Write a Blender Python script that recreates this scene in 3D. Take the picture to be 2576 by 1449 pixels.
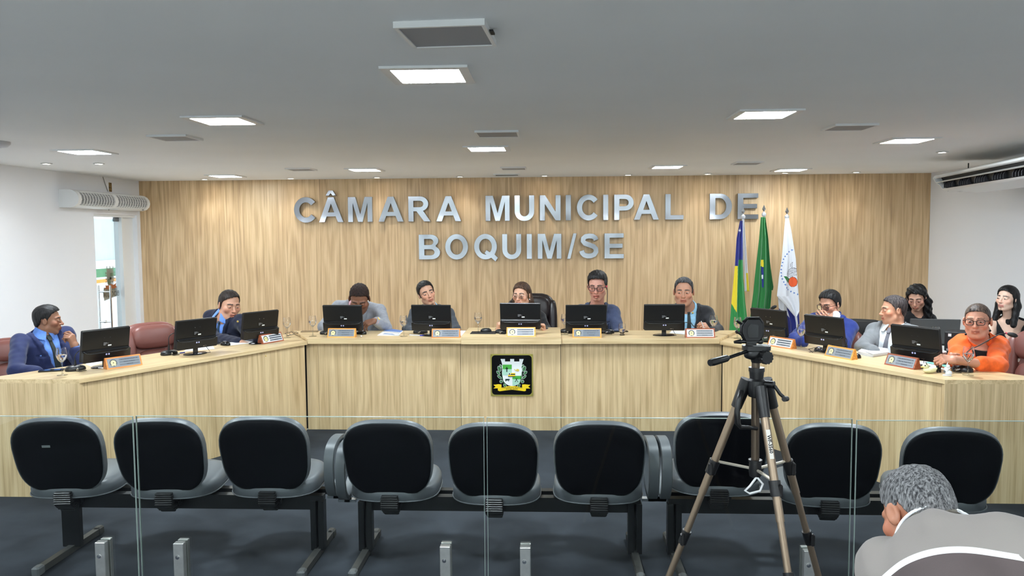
import bpy, bmesh, math, random
import numpy as np
from mathutils import Vector, Matrix
PI = math.pi
random.seed(7)
for o in list(bpy.data.objects): bpy.data.objects.remove(o)
SC = bpy.context.scene
COL = SC.collection
# ---------------------------------------------------------------- camera
CAM = (0.0, 0.0, 1.75); YAW, PITCH, ROLL, FPX = .04776, .07046, -.00703, 2000.0
def cam_axes():
    f = Vector((-math.sin(YAW)*math.cos(PITCH), math.cos(YAW)*math.cos(PITCH), -math.sin(PITCH)))
    r = Vector((math.cos(YAW), math.sin(YAW), 0)); u = r.cross(f)
    c, s = math.cos(ROLL), math.sin(ROLL)
    return c*r+s*u, -s*r+c*u, f
CR, CU, CF = cam_axes()
cd = bpy.data.cameras.new('camera'); cam = bpy.data.objects.new('camera', cd); COL.objects.link(cam)
cam.matrix_world = Matrix(((CR.x, CU.x, -CF.x, CAM[0]), (CR.y, CU.y, -CF.y, CAM[1]), (CR.z, CU.z, -CF.z, CAM[2]), (0, 0, 0, 1)))
cd.sensor_fit = 'HORIZONTAL'; cd.sensor_width = 36.0; cd.lens = 36.0*FPX/2576.0; cd.clip_start = .02
SC.camera = cam
# ---------------------------------------------------------------- light and exposure
w = bpy.data.worlds.new('daylight'); SC.world = w; w.use_nodes = True
bg = w.node_tree.nodes['Background']; bg.inputs[0].default_value = (.86, .95, 1, 1); bg.inputs[1].default_value = 5.0
PANEL_EMIT, SPOT_WATT, LENS_EMIT = 172.0, 4.6, 25.0
SC.view_settings.view_transform = 'Standard'; SC.view_settings.look = 'None'
SC.view_settings.exposure = 0.14; SC.view_settings.gamma = 1.0; SC.view_settings.use_curve_mapping = False
try:
    SC.cycles.max_bounces = 10; SC.cycles.transparent_max_bounces = 16; SC.cycles.transmission_bounces = 8
    SC.cycles.caustics_reflective = False; SC.cycles.caustics_refractive = False
    SC.cycles.sample_clamp_indirect = 6.0
except Exception: pass
# ---------------------------------------------------------------- measuring helpers
def at(px, py, Y):
    d = CF + CR*((px-1288)/FPX) - CU*((py-724.5)/FPX)
    return Vector(CAM) + d*(Y/d.y)
def atz(px, py, z):
    d = CF + CR*((px-1288)/FPX) - CU*((py-724.5)/FPX)
    return Vector(CAM) + d*((z-CAM[2])/d.z)
def depth(p): return (Vector(p)-Vector(CAM)).dot(CF)
# ---------------------------------------------------------------- materials
def lin(c):
    return tuple((v/255/12.92 if v/255 <= .04045 else ((v/255+.055)/1.055)**2.4) for v in c)+(1.0,)
MATS = {}
def mat(name, c, rough=.5, metal=0.0, spec=.5, bump=0, bscale=200, emit=0, bdist=.004, vary=0, vscale=6, coat=0, alpha_trans=0, sheen=0, stretch=None, aniso=0):
    if name in MATS: return MATS[name]
    m = bpy.data.materials.new(name); m.use_nodes = True; nt = m.node_tree; b = nt.nodes['Principled BSDF']
    b.inputs['Base Color'].default_value = lin(c); b.inputs['Roughness'].default_value = rough
    b.inputs['Metallic'].default_value = metal; b.inputs['Specular IOR Level'].default_value = spec
    if coat: b.inputs['Coat Weight'].default_value = coat; b.inputs['Coat Roughness'].default_value = .15
    if sheen: b.inputs['Sheen Weight'].default_value = sheen; b.inputs['Sheen Roughness'].default_value = .5
    if alpha_trans: b.inputs['Transmission Weight'].default_value = alpha_trans
    if emit:
        b.inputs['Emission Color'].default_value = lin(c); b.inputs['Emission Strength'].default_value = emit
    if bump or vary:
        tc = nt.nodes.new('ShaderNodeTexCoord'); mp = nt.nodes.new('ShaderNodeMapping'); nt.links.new(tc.outputs['Object'], mp.inputs[0])
        if stretch: mp.inputs['Scale'].default_value = stretch
        if bump:
            n = nt.nodes.new('ShaderNodeTexNoise'); n.inputs['Scale'].default_value = bscale; n.inputs['Detail'].default_value = 3 if bscale > 20 else .5
            bp = nt.nodes.new('ShaderNodeBump'); bp.inputs['Strength'].default_value = bump; bp.inputs['Distance'].default_value = bdist
            nt.links.new(mp.outputs[0], n.inputs['Vector']); nt.links.new(n.outputs['Fac'], bp.inputs['Height']); nt.links.new(bp.outputs[0], b.inputs['Normal'])
        if vary:
            n = nt.nodes.new('ShaderNodeTexNoise'); n.inputs['Scale'].default_value = vscale; n.inputs['Detail'].default_value = 6
            r = nt.nodes.new('ShaderNodeValToRGB'); a = lin(c)
            r.color_ramp.elements[0].position = .3; r.color_ramp.elements[1].position = .7
            r.color_ramp.elements[0].color = tuple(v*(1-vary) for v in a[:3])+(1,); r.color_ramp.elements[1].color = tuple(min(1, v*(1+vary)) for v in a[:3])+(1,)
            nt.links.new(mp.outputs[0], n.inputs['Vector']); nt.links.new(n.outputs['Fac'], r.inputs[0]); nt.links.new(r.outputs[0], b.inputs['Base Color'])
    MATS[name] = m; return m
def wood(name, axis, dark, mid, light, k=1.0, rough=.42):
    """oak foil: long soft streaks, finer pores and cathedral rings along one axis"""
    m = bpy.data.materials.new(name); m.use_nodes = True; nt = m.node_tree; N, L = nt.nodes, nt.links; b = N['Principled BSDF']
    tc = N.new('ShaderNodeTexCoord'); oi = N.new('ShaderNodeObjectInfo')
    off = N.new('ShaderNodeVectorMath'); off.operation = 'MULTIPLY_ADD'
    cmb = N.new('ShaderNodeCombineXYZ')
    for i in range(3): L.new(oi.outputs['Random'], cmb.inputs[i])
    L.new(cmb.outputs[0], off.inputs[0]); off.inputs[1].default_value = (13, 7, 5); L.new(tc.outputs['Object'], off.inputs[2])
    def mapped(scale_along):
        mp = N.new('ShaderNodeMapping'); s = [1.0, 1.0, 1.0]; s['XYZ'.index(axis)] = scale_along
        mp.inputs['Scale'].default_value = s; L.new(off.outputs[0], mp.inputs[0]); return mp
    a = mapped(.016)
    n1 = N.new('ShaderNodeTexNoise'); n1.inputs['Scale'].default_value = 46*k; n1.inputs['Detail'].default_value = 8; n1.inputs['Roughness'].default_value = .7; n1.inputs['Distortion'].default_value = .25
    L.new(a.outputs[0], n1.inputs['Vector'])
    c = mapped(.10)
    n0 = N.new('ShaderNodeTexNoise'); n0.inputs['Scale'].default_value = 5.0*k; n0.inputs['Detail'].default_value = 2
    L.new(c.outputs[0], n0.inputs['Vector'])
    mul = N.new('ShaderNodeMath'); mul.operation = 'MULTIPLY'; mul.inputs[1].default_value = 46; L.new(n0.outputs['Fac'], mul.inputs[0])
    sn = N.new('ShaderNodeMath'); sn.operation = 'SINE'; L.new(mul.outputs[0], sn.inputs[0])
    d = mapped(.02)
    n2 = N.new('ShaderNodeTexNoise'); n2.inputs['Scale'].default_value = 190*k; n2.inputs['Detail'].default_value = 3
    L.new(d.outputs[0], n2.inputs['Vector'])
    s1 = N.new('ShaderNodeMath'); s1.operation = 'MULTIPLY_ADD'; s1.inputs[1].default_value = .075; L.new(sn.outputs[0], s1.inputs[0]); L.new(n1.outputs['Fac'], s1.inputs[2])
    s2 = N.new('ShaderNodeMath'); s2.operation = 'MULTIPLY_ADD'; s2.inputs[1].default_value = .40; L.new(n2.outputs['Fac'], s2.inputs[0]); L.new(s1.outputs[0], s2.inputs[2])
    r = N.new('ShaderNodeValToRGB'); e = r.color_ramp.elements
    e[0].position = .46; e[0].color = lin(dark); e[1].position = .90; e[1].color = lin(light)
    q = e.new(.66); q.color = lin(mid)
    L.new(s2.outputs[0], r.inputs[0]); L.new(r.outputs[0], b.inputs['Base Color'])
    b.inputs['Roughness'].default_value = rough; b.inputs['Specular IOR Level'].default_value = .4
    bp = N.new('ShaderNodeBump'); bp.inputs['Strength'].default_value = .06; bp.inputs['Distance'].default_value = .002
    L.new(s2.outputs[0], bp.inputs['Height']); L.new(bp.outputs[0], b.inputs['Normal'])
    return m
def pane_mat(name, tint, ior=1.45, gloss=1.0, rough=0.0):
    """thin sheet of clear glass: see-through with a Fresnel reflection"""
    m = bpy.data.materials.new(name); m.use_nodes = True; nt = m.node_tree; N, L = nt.nodes, nt.links
    N.remove(N['Principled BSDF']); out = N['Material Output']
    t = N.new('ShaderNodeBsdfTransparent'); t.inputs[0].default_value = tint
    g = N.new('ShaderNodeBsdfGlossy'); g.inputs['Roughness'].default_value = rough
    f = N.new('ShaderNodeFresnel'); f.inputs[0].default_value = ior
    mm = N.new('ShaderNodeMath'); mm.operation = 'MULTIPLY'; mm.inputs[1].default_value = gloss; L.new(f.outputs[0], mm.inputs[0])
    x = N.new('ShaderNodeMixShader'); L.new(mm.outputs[0], x.inputs[0]); L.new(t.outputs[0], x.inputs[1]); L.new(g.outputs[0], x.inputs[2]); L.new(x.outputs[0], out.inputs[0])
    return m
def glass_mat(name, c=(255, 255, 255), ior=1.45):
    m = bpy.data.materials.new(name); m.use_nodes = True; b = m.node_tree.nodes['Principled BSDF']
    b.inputs['Base Color'].default_value = lin(c); b.inputs['Transmission Weight'].default_value = 1; b.inputs['Roughness'].default_value = 0; b.inputs['IOR'].default_value = ior
    return m
# ---------------------------------------------------------------- mesh helpers
class MB:
    def __init__(s): s.v = []; s.f = []; s.m = []; s.mi = 0
    def mat(s, i): s.mi = i; return s
    def add(s, vs, fs, T=None):
        n = len(s.v)
        s.v += [tuple(T @ Vector(p)) if T is not None else tuple(p) for p in vs]
        s.f += [tuple(i+n for i in f) for f in fs]; s.m += [s.mi]*len(fs); return s
    def box(s, c, d, T=None, bev=0):
        x, y, z = c; a, b, h = d[0]/2, d[1]/2, d[2]/2
        if bev:
            e = min(bev, a*.9, b*.9, h*.9); vs = []; 
            for sz in (-1, 1):
                for (ex, ey, ez) in ((e, e, 0), (0, 0, e)) if sz < 0 else ((0, 0, e), (e, e, 0)):
                    q = e if ez else 0
                    # ring of eight points, bevelled corners
                    xx, yy = a-(0 if ez else e), b-(0 if ez else e)
                    zz = sz*(h-(e if ez else 0))
                    for (px, py) in ((xx, yy-e), (xx-e, yy), (-xx+e, yy), (-xx, yy-e), (-xx, -yy+e), (-xx+e, -yy), (xx-e, -yy), (xx, -yy+e)):
                        vs.append((x+px, y+py, z+zz))
            fs = [tuple(range(7, -1, -1)), tuple(range(24, 32))]
            for r in range(3):
                for i in range(8):
                    j = (i+1) % 8; fs.append((r*8+i, r*8+j, r*8+8+j, r*8+8+i))
            return s.add(vs, fs, T)
        vs = [(x+i*a, y+j*b, z+k*h) for k in (-1, 1) for j in (-1, 1) for i in (-1, 1)]
        return s.add(vs, [(0, 2, 3, 1), (4, 5, 7, 6), (0, 1, 5, 4), (2, 6, 7, 3), (0, 4, 6, 2), (1, 3, 7, 5)], T)
    def cone(s, p, q, r0, r1, n=12, caps=True, T=None):
        p, q = Vector(p), Vector(q); d = (q-p).normalized()
        a = d.cross(Vector((0, 0, 1)) if abs(d.z) < .9 else Vector((1, 0, 0))).normalized(); b = d.cross(a)
        vs = []
        for c, r in ((p, r0), (q, r1)):
            for i in range(n):
                t = 2*PI*i/n; vs.append(c+a*(r*math.cos(t))+b*(r*math.sin(t)))
        fs = [(i, (i+1) % n, n+(i+1) % n, n+i) for i in range(n)]
        if caps: fs += [tuple(range(n-1, -1, -1)), tuple(range(n, 2*n))]
        return s.add(vs, fs, T)
    def tube(s, pts, r, n=8, closed=False, T=None):
        P = [Vector(p) for p in pts]; m = len(P); R = r if isinstance(r, (list, tuple)) else [r]*m
        vs = []; up = None
        for i in range(m):
            d = ((P[(i+1) % m]-P[i-1]) if closed else (P[min(i+1, m-1)]-P[max(i-1, 0)])).normalized()
            if up is None: up = d.cross(Vector((.31, .17, .93))).normalized()
            up = (up-d*up.dot(d)).normalized(); b = d.cross(up)
            for k in range(n):
                t = 2*PI*k/n; vs.append(P[i]+up*(R[i]*math.cos(t))+b*(R[i]*math.sin(t)))
        fs = []
        for i in range(m if closed else m-1):
            for k in range(n):
                a, c = i*n, ((i+1) % m)*n; fs.append((a+k, a+(k+1) % n, c+(k+1) % n, c+k))
        if not closed: fs += [tuple(range(n-1, -1, -1)), tuple(range((m-1)*n, m*n))]
        return s.add(vs, fs, T)
    def lathe(s, prof, n=20, c=(0, 0, 0), T=None):
        vs = []; fs = []; m = len(prof)
        for (r, z) in prof:
            for i in range(n):
                t = 2*PI*i/n; vs.append((c[0]+r*math.cos(t), c[1]+r*math.sin(t), c[2]+z))
        for j in range(m-1):
            for i in range(n): fs.append((j*n+i, j*n+(i+1) % n, (j+1)*n+(i+1) % n, (j+1)*n+i))
        if prof[0][0] > 1e-5: fs.append(tuple(range(n-1, -1, -1)))
        if prof[-1][0] > 1e-5: fs.append(tuple(range((m-1)*n, m*n)))
        return s.add(vs, fs, T)
    def prism(s, poly, y0, y1, T=None):
        """poly in (x, z), pushed from y0 to y1"""
        n = len(poly); vs = [(x, y0, z) for x, z in poly]+[(x, y1, z) for x, z in poly]
        fs = [tuple(range(n)), tuple(range(2*n-1, n-1, -1))]+[(i, n+i, n+(i+1) % n, (i+1) % n) for i in range(n)]
        return s.add(vs, fs, T)
    def slab(s, poly, z0, z1, T=None):
        n = len(poly); vs = [(x, y, z0) for x, y in poly]+[(x, y, z1) for x, y in poly]
        fs = [tuple(range(n-1, -1, -1)), tuple(range(n, 2*n))]+[(i, (i+1) % n, n+(i+1) % n, n+i) for i in range(n)]
        return s.add(vs, fs, T)
    def ellip(s, c, r, n=14, m=9, e1=1.0, e2=1.0, T=None):
        """(super)ellipsoid"""
        sp = lambda v, e: math.copysign(abs(v)**e, v); vs = []; fs = []
        for j in range(m+1):
            ph = -PI/2+PI*j/m
            for i in range(n):
                t = 2*PI*i/n
                vs.append((c[0]+r[0]*sp(math.cos(ph), e1)*sp(math.cos(t), e2), c[1]+r[1]*sp(math.cos(ph), e1)*sp(math.sin(t), e2), c[2]+r[2]*sp(math.sin(ph), e1)))
        for j in range(m):
            for i in range(n): fs.append((j*n+i, j*n+(i+1) % n, (j+1)*n+(i+1) % n, (j+1)*n+i))
        return s.add(vs, fs, T)
    def mesh(s, me, T=None):
        return s.add([tuple(v.co) for v in me.vertices], [tuple(p.vertices) for p in me.polygons], T)
    def build(s, name, mats, parent=None, smooth=None, loc=None, weld=True):
        me = bpy.data.meshes.new(name); me.from_pydata(s.v, [], s.f)
        mats = mats if isinstance(mats, (list, tuple)) else [mats]
        for m in mats: me.materials.append(m)
        me.polygons.foreach_set('material_index', s.m)
        bm = bmesh.new(); bm.from_mesh(me)
        if weld: bmesh.ops.remove_doubles(bm, verts=bm.verts, dist=1e-6)
        bmesh.ops.recalc_face_normals(bm, faces=bm.faces); bm.to_mesh(me); bm.free()
        if smooth:
            for p in me.polygons: p.use_smooth = True
            if smooth != 180:
                try: me.set_sharp_from_angle(angle=math.radians(smooth))
                except Exception: pass
        o = bpy.data.objects.new(name, me); COL.objects.link(o)
        if parent: o.parent = parent
        if loc: o.location = loc
        return o
def thing(name, label, cat, loc=(0, 0, 0), rz=0, group=None):
    o = bpy.data.objects.new(name, None); COL.objects.link(o); o.empty_display_size = .05
    o.location = loc; o.rotation_euler = (0, 0, rz); return tag(o, label, cat, group)
def tag(o, label, cat, group=None):
    o['label'] = label; o['category'] = cat
    if group: o['group'] = group
    return o
def struct(o, label=None):
    o['kind'] = 'structure'
    if label: o['label'] = label
    return o
KIDS = {}
def dup(root, loc, rz, label, group=None):
    """a copy of a thing with its parts and their sub-parts (mesh data shared)"""
    def cp(o, par):
        c = o.copy(); COL.objects.link(c)
        if par: c.parent = par
        for ch in list(o.children): cp(ch, c)
        return c
    r = cp(root, None); r.location = loc; r.rotation_euler = (0, 0, rz); r['label'] = label
    if group: r['group'] = group
    return r
def text_mesh(txt, size, extrude=0.0, bold=0.0, align='CENTER'):
    c = bpy.data.curves.new('t', 'FONT'); c.body = txt; c.size = size; c.extrude = extrude; c.offset = bold; c.align_x = align; c.align_y = 'CENTER'; c.resolution_u = 2
    o = bpy.data.objects.new('t', c); me = bpy.data.meshes.new_from_object(o); bpy.data.objects.remove(o); bpy.data.curves.remove(c); return me
def poly_mesh(loops, extrude=0.0, bevel=0.0):
    c = bpy.data.curves.new('c', 'CURVE'); c.dimensions = '2D'; c.fill_mode = 'BOTH'; c.extrude = extrude; c.bevel_depth = bevel; c.bevel_resolution = 0
    for lp in loops:
        s = c.splines.new('POLY'); s.points.add(len(lp)-1); s.use_cyclic_u = True
        for p, q in zip(s.points, lp): p.co = (q[0], q[1], 0, 1)
    o = bpy.data.objects.new('c', c); me = bpy.data.meshes.new_from_object(o); bpy.data.objects.remove(o); bpy.data.curves.remove(c); return me
UP = Matrix.Rotation(PI/2, 4, 'X')       # stands a flat (x, y) shape upright facing -Y
def arc(cx, cy, rx, ry, a0, a1, n=14): return [(cx+rx*math.cos(math.radians(a0+(a1-a0)*i/n)), cy+ry*math.sin(math.radians(a0+(a1-a0)*i/n))) for i in range(n+1)]
def rot2(poly, a, c=(0, 0)):
    ca, sa = math.cos(a), math.sin(a); return [(c[0]+x*ca-y*sa, c[1]+x*sa+y*ca) for x, y in poly]
def rrect(w, h, r, n=5):
    return arc(w/2-r, h/2-r, r, r, 0, 90, n)+arc(-w/2+r, h/2-r, r, r, 90, 180, n)+arc(-w/2+r, -h/2+r, r, r, 180, 270, n)+arc(w/2-r, -h/2+r, r, r, 270, 360, n)
# ---------------------------------------------------------------- shared materials
M = dict(
 wall=mat('white_paint', (232, 233, 236), .7, bump=.03, bscale=300),
 ceil=mat('ceiling_paint', (238, 239, 238), .8, vary=.02, vscale=1.2),
 carpet=mat('carpet', (54, 58, 64), .97, spec=.15, bump=.5, bscale=600, vary=.38, vscale=2.2),
 black=mat('black_plastic', (16, 16, 17), .38, bump=.04, bscale=900),
 black_gloss=mat('black_gloss', (12, 12, 13), .18),
 black_matte=mat('black_matte', (20, 20, 22), .65),
 gray_plastic=mat('gray_plastic', (96, 98, 100), .45),
 chair_shell=mat('chair_shell', (5, 6, 10), .6, spec=.12),
 vinyl=mat('black_vinyl', (80, 84, 88), .42, spec=.55, bump=.05, bscale=350),
 vinyl_dark=mat('dark_vinyl', (28, 30, 33), .4, spec=.5),
 steel_black=mat('black_steel', (14, 15, 17), .35, spec=.5),
 steel_grey=mat('worn_steel', (58, 58, 56), .5, spec=.5, vary=.25, vscale=14),
 steel=mat('brushed_steel', (178, 181, 185), .24, metal=1, vary=.10, vscale=9),
 letter=mat('letter_steel', (158, 160, 164), .2, metal=1, bump=1.0, bscale=2.2, bdist=.035),
 post=mat('post_steel', (212, 212, 208), .42, metal=1, vary=.12, vscale=20),
 chrome=mat('chrome', (225, 225, 225), .12, metal=1),
 bronze=mat('bronze_aluminium', (150, 132, 112), .38, metal=.85),
 bronze_dark=mat('dark_bronze', (96, 84, 72), .38, metal=.85),
 white=mat('white_plastic', (226, 227, 226), .35),
 offwhite=mat('offwhite_plastic', (214, 214, 210), .4),
 paper=mat('paper', (238, 240, 242), .7),
 maroon=mat('maroon_leather', (121, 74, 66), .38, spec=.5, bump=.08, bscale=160),
 leather=mat('black_leather', (32, 24, 24), .35, bump=.05, bscale=160),
 gold=mat('gold', (226, 196, 110), .35, metal=.7),
 brass=mat('brass_edge', (222, 208, 110), .3, metal=.75),
 lamp=mat('lamp_diffuser', (236, 247, 255), .5, emit=PANEL_EMIT),
 lamp_wall=mat('lamp_diffuser_wall', (236, 247, 255), .5, emit=PANEL_EMIT*.36),
 lens=mat('spot_lens', (255, 250, 240), .5, emit=LENS_EMIT),
 glass=glass_mat('clear_glass'), glass_foot=pane_mat('glass_foot', (.93, .94, .94, 1), 1.45, .6, .05), water=glass_mat('water', ior=1.33),
 pane=pane_mat('barrier_glass', (.94, .96, .95, 1), 1.45, .55), doorpane=pane_mat('door_glass', (.92, .96, .97, 1), 1.4, .6), lenspane=pane_mat('spectacle_glass', (.95, .95, .97, 1), 1.5, 1.2),
 edge=mat('glass_edge', (150, 165, 158), .2),
 oak_wall=wood('oak_wall', 'Z', (170, 141, 106), (198, 167, 127), (220, 192, 151)),
 oak_v=wood('oak_front', 'Z', (178, 152, 110), (206, 179, 136), (226, 202, 158), 1.1),
 oak_h=wood('oak_top', 'X', (182, 154, 110), (212, 185, 140), (230, 207, 162), 1.1, .3),
)
# ================================================================ the room
ZC = 2.41; XL, XR, YB, YF = -5.09, 4.51, 9.70, -4.2
def rect_obj(name, c, d, m, parent=None): return MB().box(c, d).build(name, m, parent)
YT = -.25                                   # carpet ends here; unseen pale tiles behind it are added to bounce light
struct(rect_obj('floor', ((XL+XR)/2-.6, (YB+YT)/2+.1, -.05), (XR-XL+3.4, YB-YT+.2, .1), M['carpet']), 'dark slate carpet floor')
struct(rect_obj('floor_public', ((XL+XR)/2, (YT+YF)/2, -.05), (XR-XL+.3, YT-YF+.0, .1), mat('bounce_tile', (226, 222, 214), .35)), 'unseen public floor, pale tiles added to bounce light')
struct(rect_obj('ceiling', ((XL+XR)/2, (YB+YF)/2, ZC+.05), (XR-XL+.3, YB-YF+.3, .1), M['ceil']), 'flat grey-white plaster ceiling')
struct(MB().slab([(-2.15, 6.95), (1.47, 6.95), (2.53, 5.13), (XR, 5.13), (XR, YB), (XL, YB), (XL, 5.09), (-3.12, 5.09)], .0, .004).build('floor_bounce', mat('bounce_tile_rear', (232, 229, 222), .35)), 'unseen pale tiles added behind the council desks to bounce light')  # pale sheet added out of sight to bounce light onto ceiling and faces
DY0, DY1, DZ = 8.69, 9.62, 1.985            # door opening in the left wall
wl = MB(); wl.box((XL-.08, (YF+DY0)/2, ZC/2), (.16, DY0-YF, ZC)); wl.box((XL-.08, (DY1+YB)/2+.05, ZC/2), (.16, YB-DY1+.1, ZC)); wl.box((XL-.08, (DY0+DY1)/2, (DZ+ZC)/2), (.16, DY1-DY0, ZC-DZ))
struct(wl.build('wall_left', M['wall']), 'white painted side wall with the glass door')
struct(rect_obj('wall_right', (XR+.08, (YB+YF)/2, ZC/2), (.16, YB-YF, ZC), M['wall']), 'white painted side wall beside the rear table')
wf = MB(); wf.box(((XL+XR)/2, YF-.08, .1), (XR-XL, .16, .2)); wf.box(((XL+XR)/2, YF-.08, ZC-.1), (XR-XL, .16, .2))
for i in range(5): wf.box((XL+.5+(XR-XL-1.0)*i/4, YF-.08, ZC/2), (1.3 if 0 < i < 4 else 1.0, .16, ZC-.4))
struct(wf.build('wall_front', mat('front_paint', (150, 146, 138), .7)), 'unseen front wall with four windows added for fill light')
for i in range(4):  # windows added out of view; daylight through them fills the room
    a, b = XL+1.0+(XR-XL-1.0)*i/4, XL+(XR-XL-1.0)*(i+1)/4
    struct(MB().box(((a+b)/2, YF-.08, ZC/2), (b-a, .008, ZC-.4)).build('window_%d' % (i+2), M['doorpane']), 'unseen window added for fill light')
wb = struct(MB().box(((XL+XR)/2, YB+.1, ZC/2), (XR-XL+.3, .16, ZC)).build('wall_back', M['black_matte']), 'oak-panelled wall behind the council')
seams = [XL, -4.05, -2.2, -.35, 1.5, 3.34, XR]
for a, b in zip(seams[:-1], seams[1:]):
    MB().box(((a+b)/2, YB+.009, ZC/2), (b-a-.0012, .018, ZC)).build('panel', M['oak_wall'], wb)
struct(MB().box(((XL+XR)/2, YB-.006, .04), (XR-XL, .012, .08)).build('baseboard_back', M['oak_wall']))
# ---- glass door, jamb, corridor outside
dr = thing('door_1', None, None, (XL, DY0, 0)); del dr['label'], dr['category']; struct(dr, 'frameless glass door with long steel pull handles')
W_ = DY1-DY0
MB().box((-.08, .625*.5, DZ/2-.02), (.010, .63, DZ-.06)).build('pane', M['doorpane'], dr)
fr = MB(); fr.box((-.08, .645, DZ/2), (.10, .028, DZ)); fr.box((-.08, .80, DZ/2), (.05, .27, DZ)); fr.box((-.075, W_/2, DZ-.015), (.10, W_, .03)); fr.box((-.08, .006, DZ/2), (.05, .012, DZ))
fr.build('door_frame', M['white'], dr)
MB().box((-.08, .60, DZ-.055), (.035, .10, .05), bev=.006).build('hinge', M['gray_plastic'], dr)
for sx in (-.145, -.005):
    h = MB().cone((sx, .28, .62), (sx, .28, 1.165), .0125, .0125, 12); h.build('handle', M['chrome'], dr, 40)
for z in (.74, 1.09):
    MB().cone((-.145, .28, z), (-.005, .28, z), .009, .009, 10).cone((-.092, .28, z), (-.068, .28, z), .016, .016, 12).build('handle_bolt', M['chrome'], dr, 40)
MB().box((-.08, .03, .93), (.045, .05, .13), bev=.008).cone((-.05, .03, .93), (-.035, .03, .93), .017, .017, 12).build('lock', M['chrome'], dr, 40)
# sticker on the outside of the pane, seen from behind (mirrored)
GRN, ORG, DKB, CRM = mat('sticker_green', (24, 104, 66), .6), mat('sticker_orange', (186, 98, 52), .6), mat('sticker_black', (28, 26, 30), .6), mat('sticker_cream', (190, 182, 172), .7)
def tower(w, h, n=3):
    pts = [(-w/2, 0), (-w/2-.01, h)]; 
    for i in range(n):
        x = -w/2+(i+.0)*w/(n-1); pts += [(x-.012, h), (x-.012, h+.032), (x+.012, h+.032), (x+.012, h)]
    return pts+[(w/2+.01, h), (w/2, 0)]
SD = Matrix.Translation((-.0865, .435, -.04)) @ Matrix(((0, 0, 1, 0), (1, 0, 0, 0), (0, 1, 0, 0), (0, 0, 0, 1)))   # sticker (x, y) -> door (y, z)
st = MB(); e = .0006
def flat(mb, poly, lift, mi, T): mb.mat(mi).mesh(poly_mesh([poly]), T @ Matrix.Translation((0, 0, lift)))
flat(st, [(-.15, 1.02), (.145, 1.06), (.145, 1.175), (-.15, 1.175)], 0, 0, SD)
flat(st, [(x, y+1.36) for x, y in tower(.13, .03)], 0, 0, SD)
flat(st, [(-.075, 1.36), (.075, 1.36), (.078, 1.25), (.045, 1.175), (-.045, 1.175), (-.078, 1.25)], 0, 0, SD)
for s_ in (-1, 1):
    for k in range(4): flat(st, [(s_*(.07+.012*k % .02), 1.345-.035*k), (s_*.105, 1.355-.035*k), (s_*.098, 1.33-.035*k)], e, 3, SD)
flat(st, [(.0, 1.34), (.06, 1.34), (.06, 1.275), (.0, 1.275)], 2*e, 1, SD); flat(st, [(-.06, 1.27), (0, 1.27), (0, 1.20), (-.04, 1.205), (-.06, 1.235)], 2*e, 1, SD)
flat(st, [(-.02, 1.262), (.02, 1.262), (.02, 1.29), (-.02, 1.29)], 3*e, 3, SD); flat(st, [(.02, 1.235), (.045, 1.24), (.04, 1.225)], 3*e, 3, SD)
flat(st, [(-.12, 1.20), (-.05, 1.195), (0, 1.21), (.05, 1.195), (.12, 1.215), (.105, 1.19), (.125, 1.165), (.05, 1.15), (0, 1.17), (-.05, 1.15), (-.125, 1.16), (-.105, 1.18)], 4*e, 2, SD)
MIR = SD @ Matrix.Scale(-1, 4, (1, 0, 0))
st.mat(3).mesh(text_mesh('BOQUIM', .088, 0, .0022), MIR @ Matrix.Translation((-.005, 1.088, 2*e))).mesh(text_mesh('CÂMARA MUNICIPAL', .026), MIR @ Matrix.Translation((0, 1.142, 2*e)))
so = st.build('sticker', [CRM, GRN, ORG, DKB], dr); so['label'] = 'municipal crest sticker seen mirrored through the glass'
# corridor wall outside: white with green and orange bands and a bright window
OG, OO = mat('outside_green', (30, 128, 84), .6), mat('outside_orange', (240, 150, 40), .6)
ow = MB(); XO = XL-1.25
def oband(mb, z0, z1, mi): mb.mat(mi).box((XO-.05, 10.2, (z0+z1)/2), (.1, 5.0, z1-z0))
for z0, z1, mi in ((0, 1.07, 0), (1.07, 1.12, 2), (1.12, 1.15, 0), (1.15, 1.27, 1), (1.27, 1.36, 0), (2.3, 2.6, 0)): oband(ow, z0, z1, mi)
ow.mat(0).box((XO-.05, 8.1, 1.83), (.1, .8, .94)).box((XO-.05, 12.2, 1.83), (.1, 1.0, .94))
ow.box((XO+.01, 10.1, 1.375), (.08, 3.3, .03))
struct(ow.build('wall_outside', [M['wall'], OG, OO]), 'corridor wall outside with green and orange bands')
struct(rect_obj('ceiling_outside', (XL-.75, 10.2, 2.62), (1.2, 5, .06), M['wall'])); 
ws = thing('window_1', None, None, (XO-.05, 10.1, 1.83)); del ws['label'], ws['category']; struct(ws, 'bright frosted window in the corridor outside')
MB().box((0, 0, 0), (.006, 3.2, .94)).build('pane', mat('frosted_pane', (232, 246, 248), .6, alpha_trans=.9, vary=.06, vscale=5), ws)
for y in (-1.6, -.05, 1.6): MB().box((.01, y, 0), (.03, .03, .94)).build('window_frame', M['white'], ws)
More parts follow.
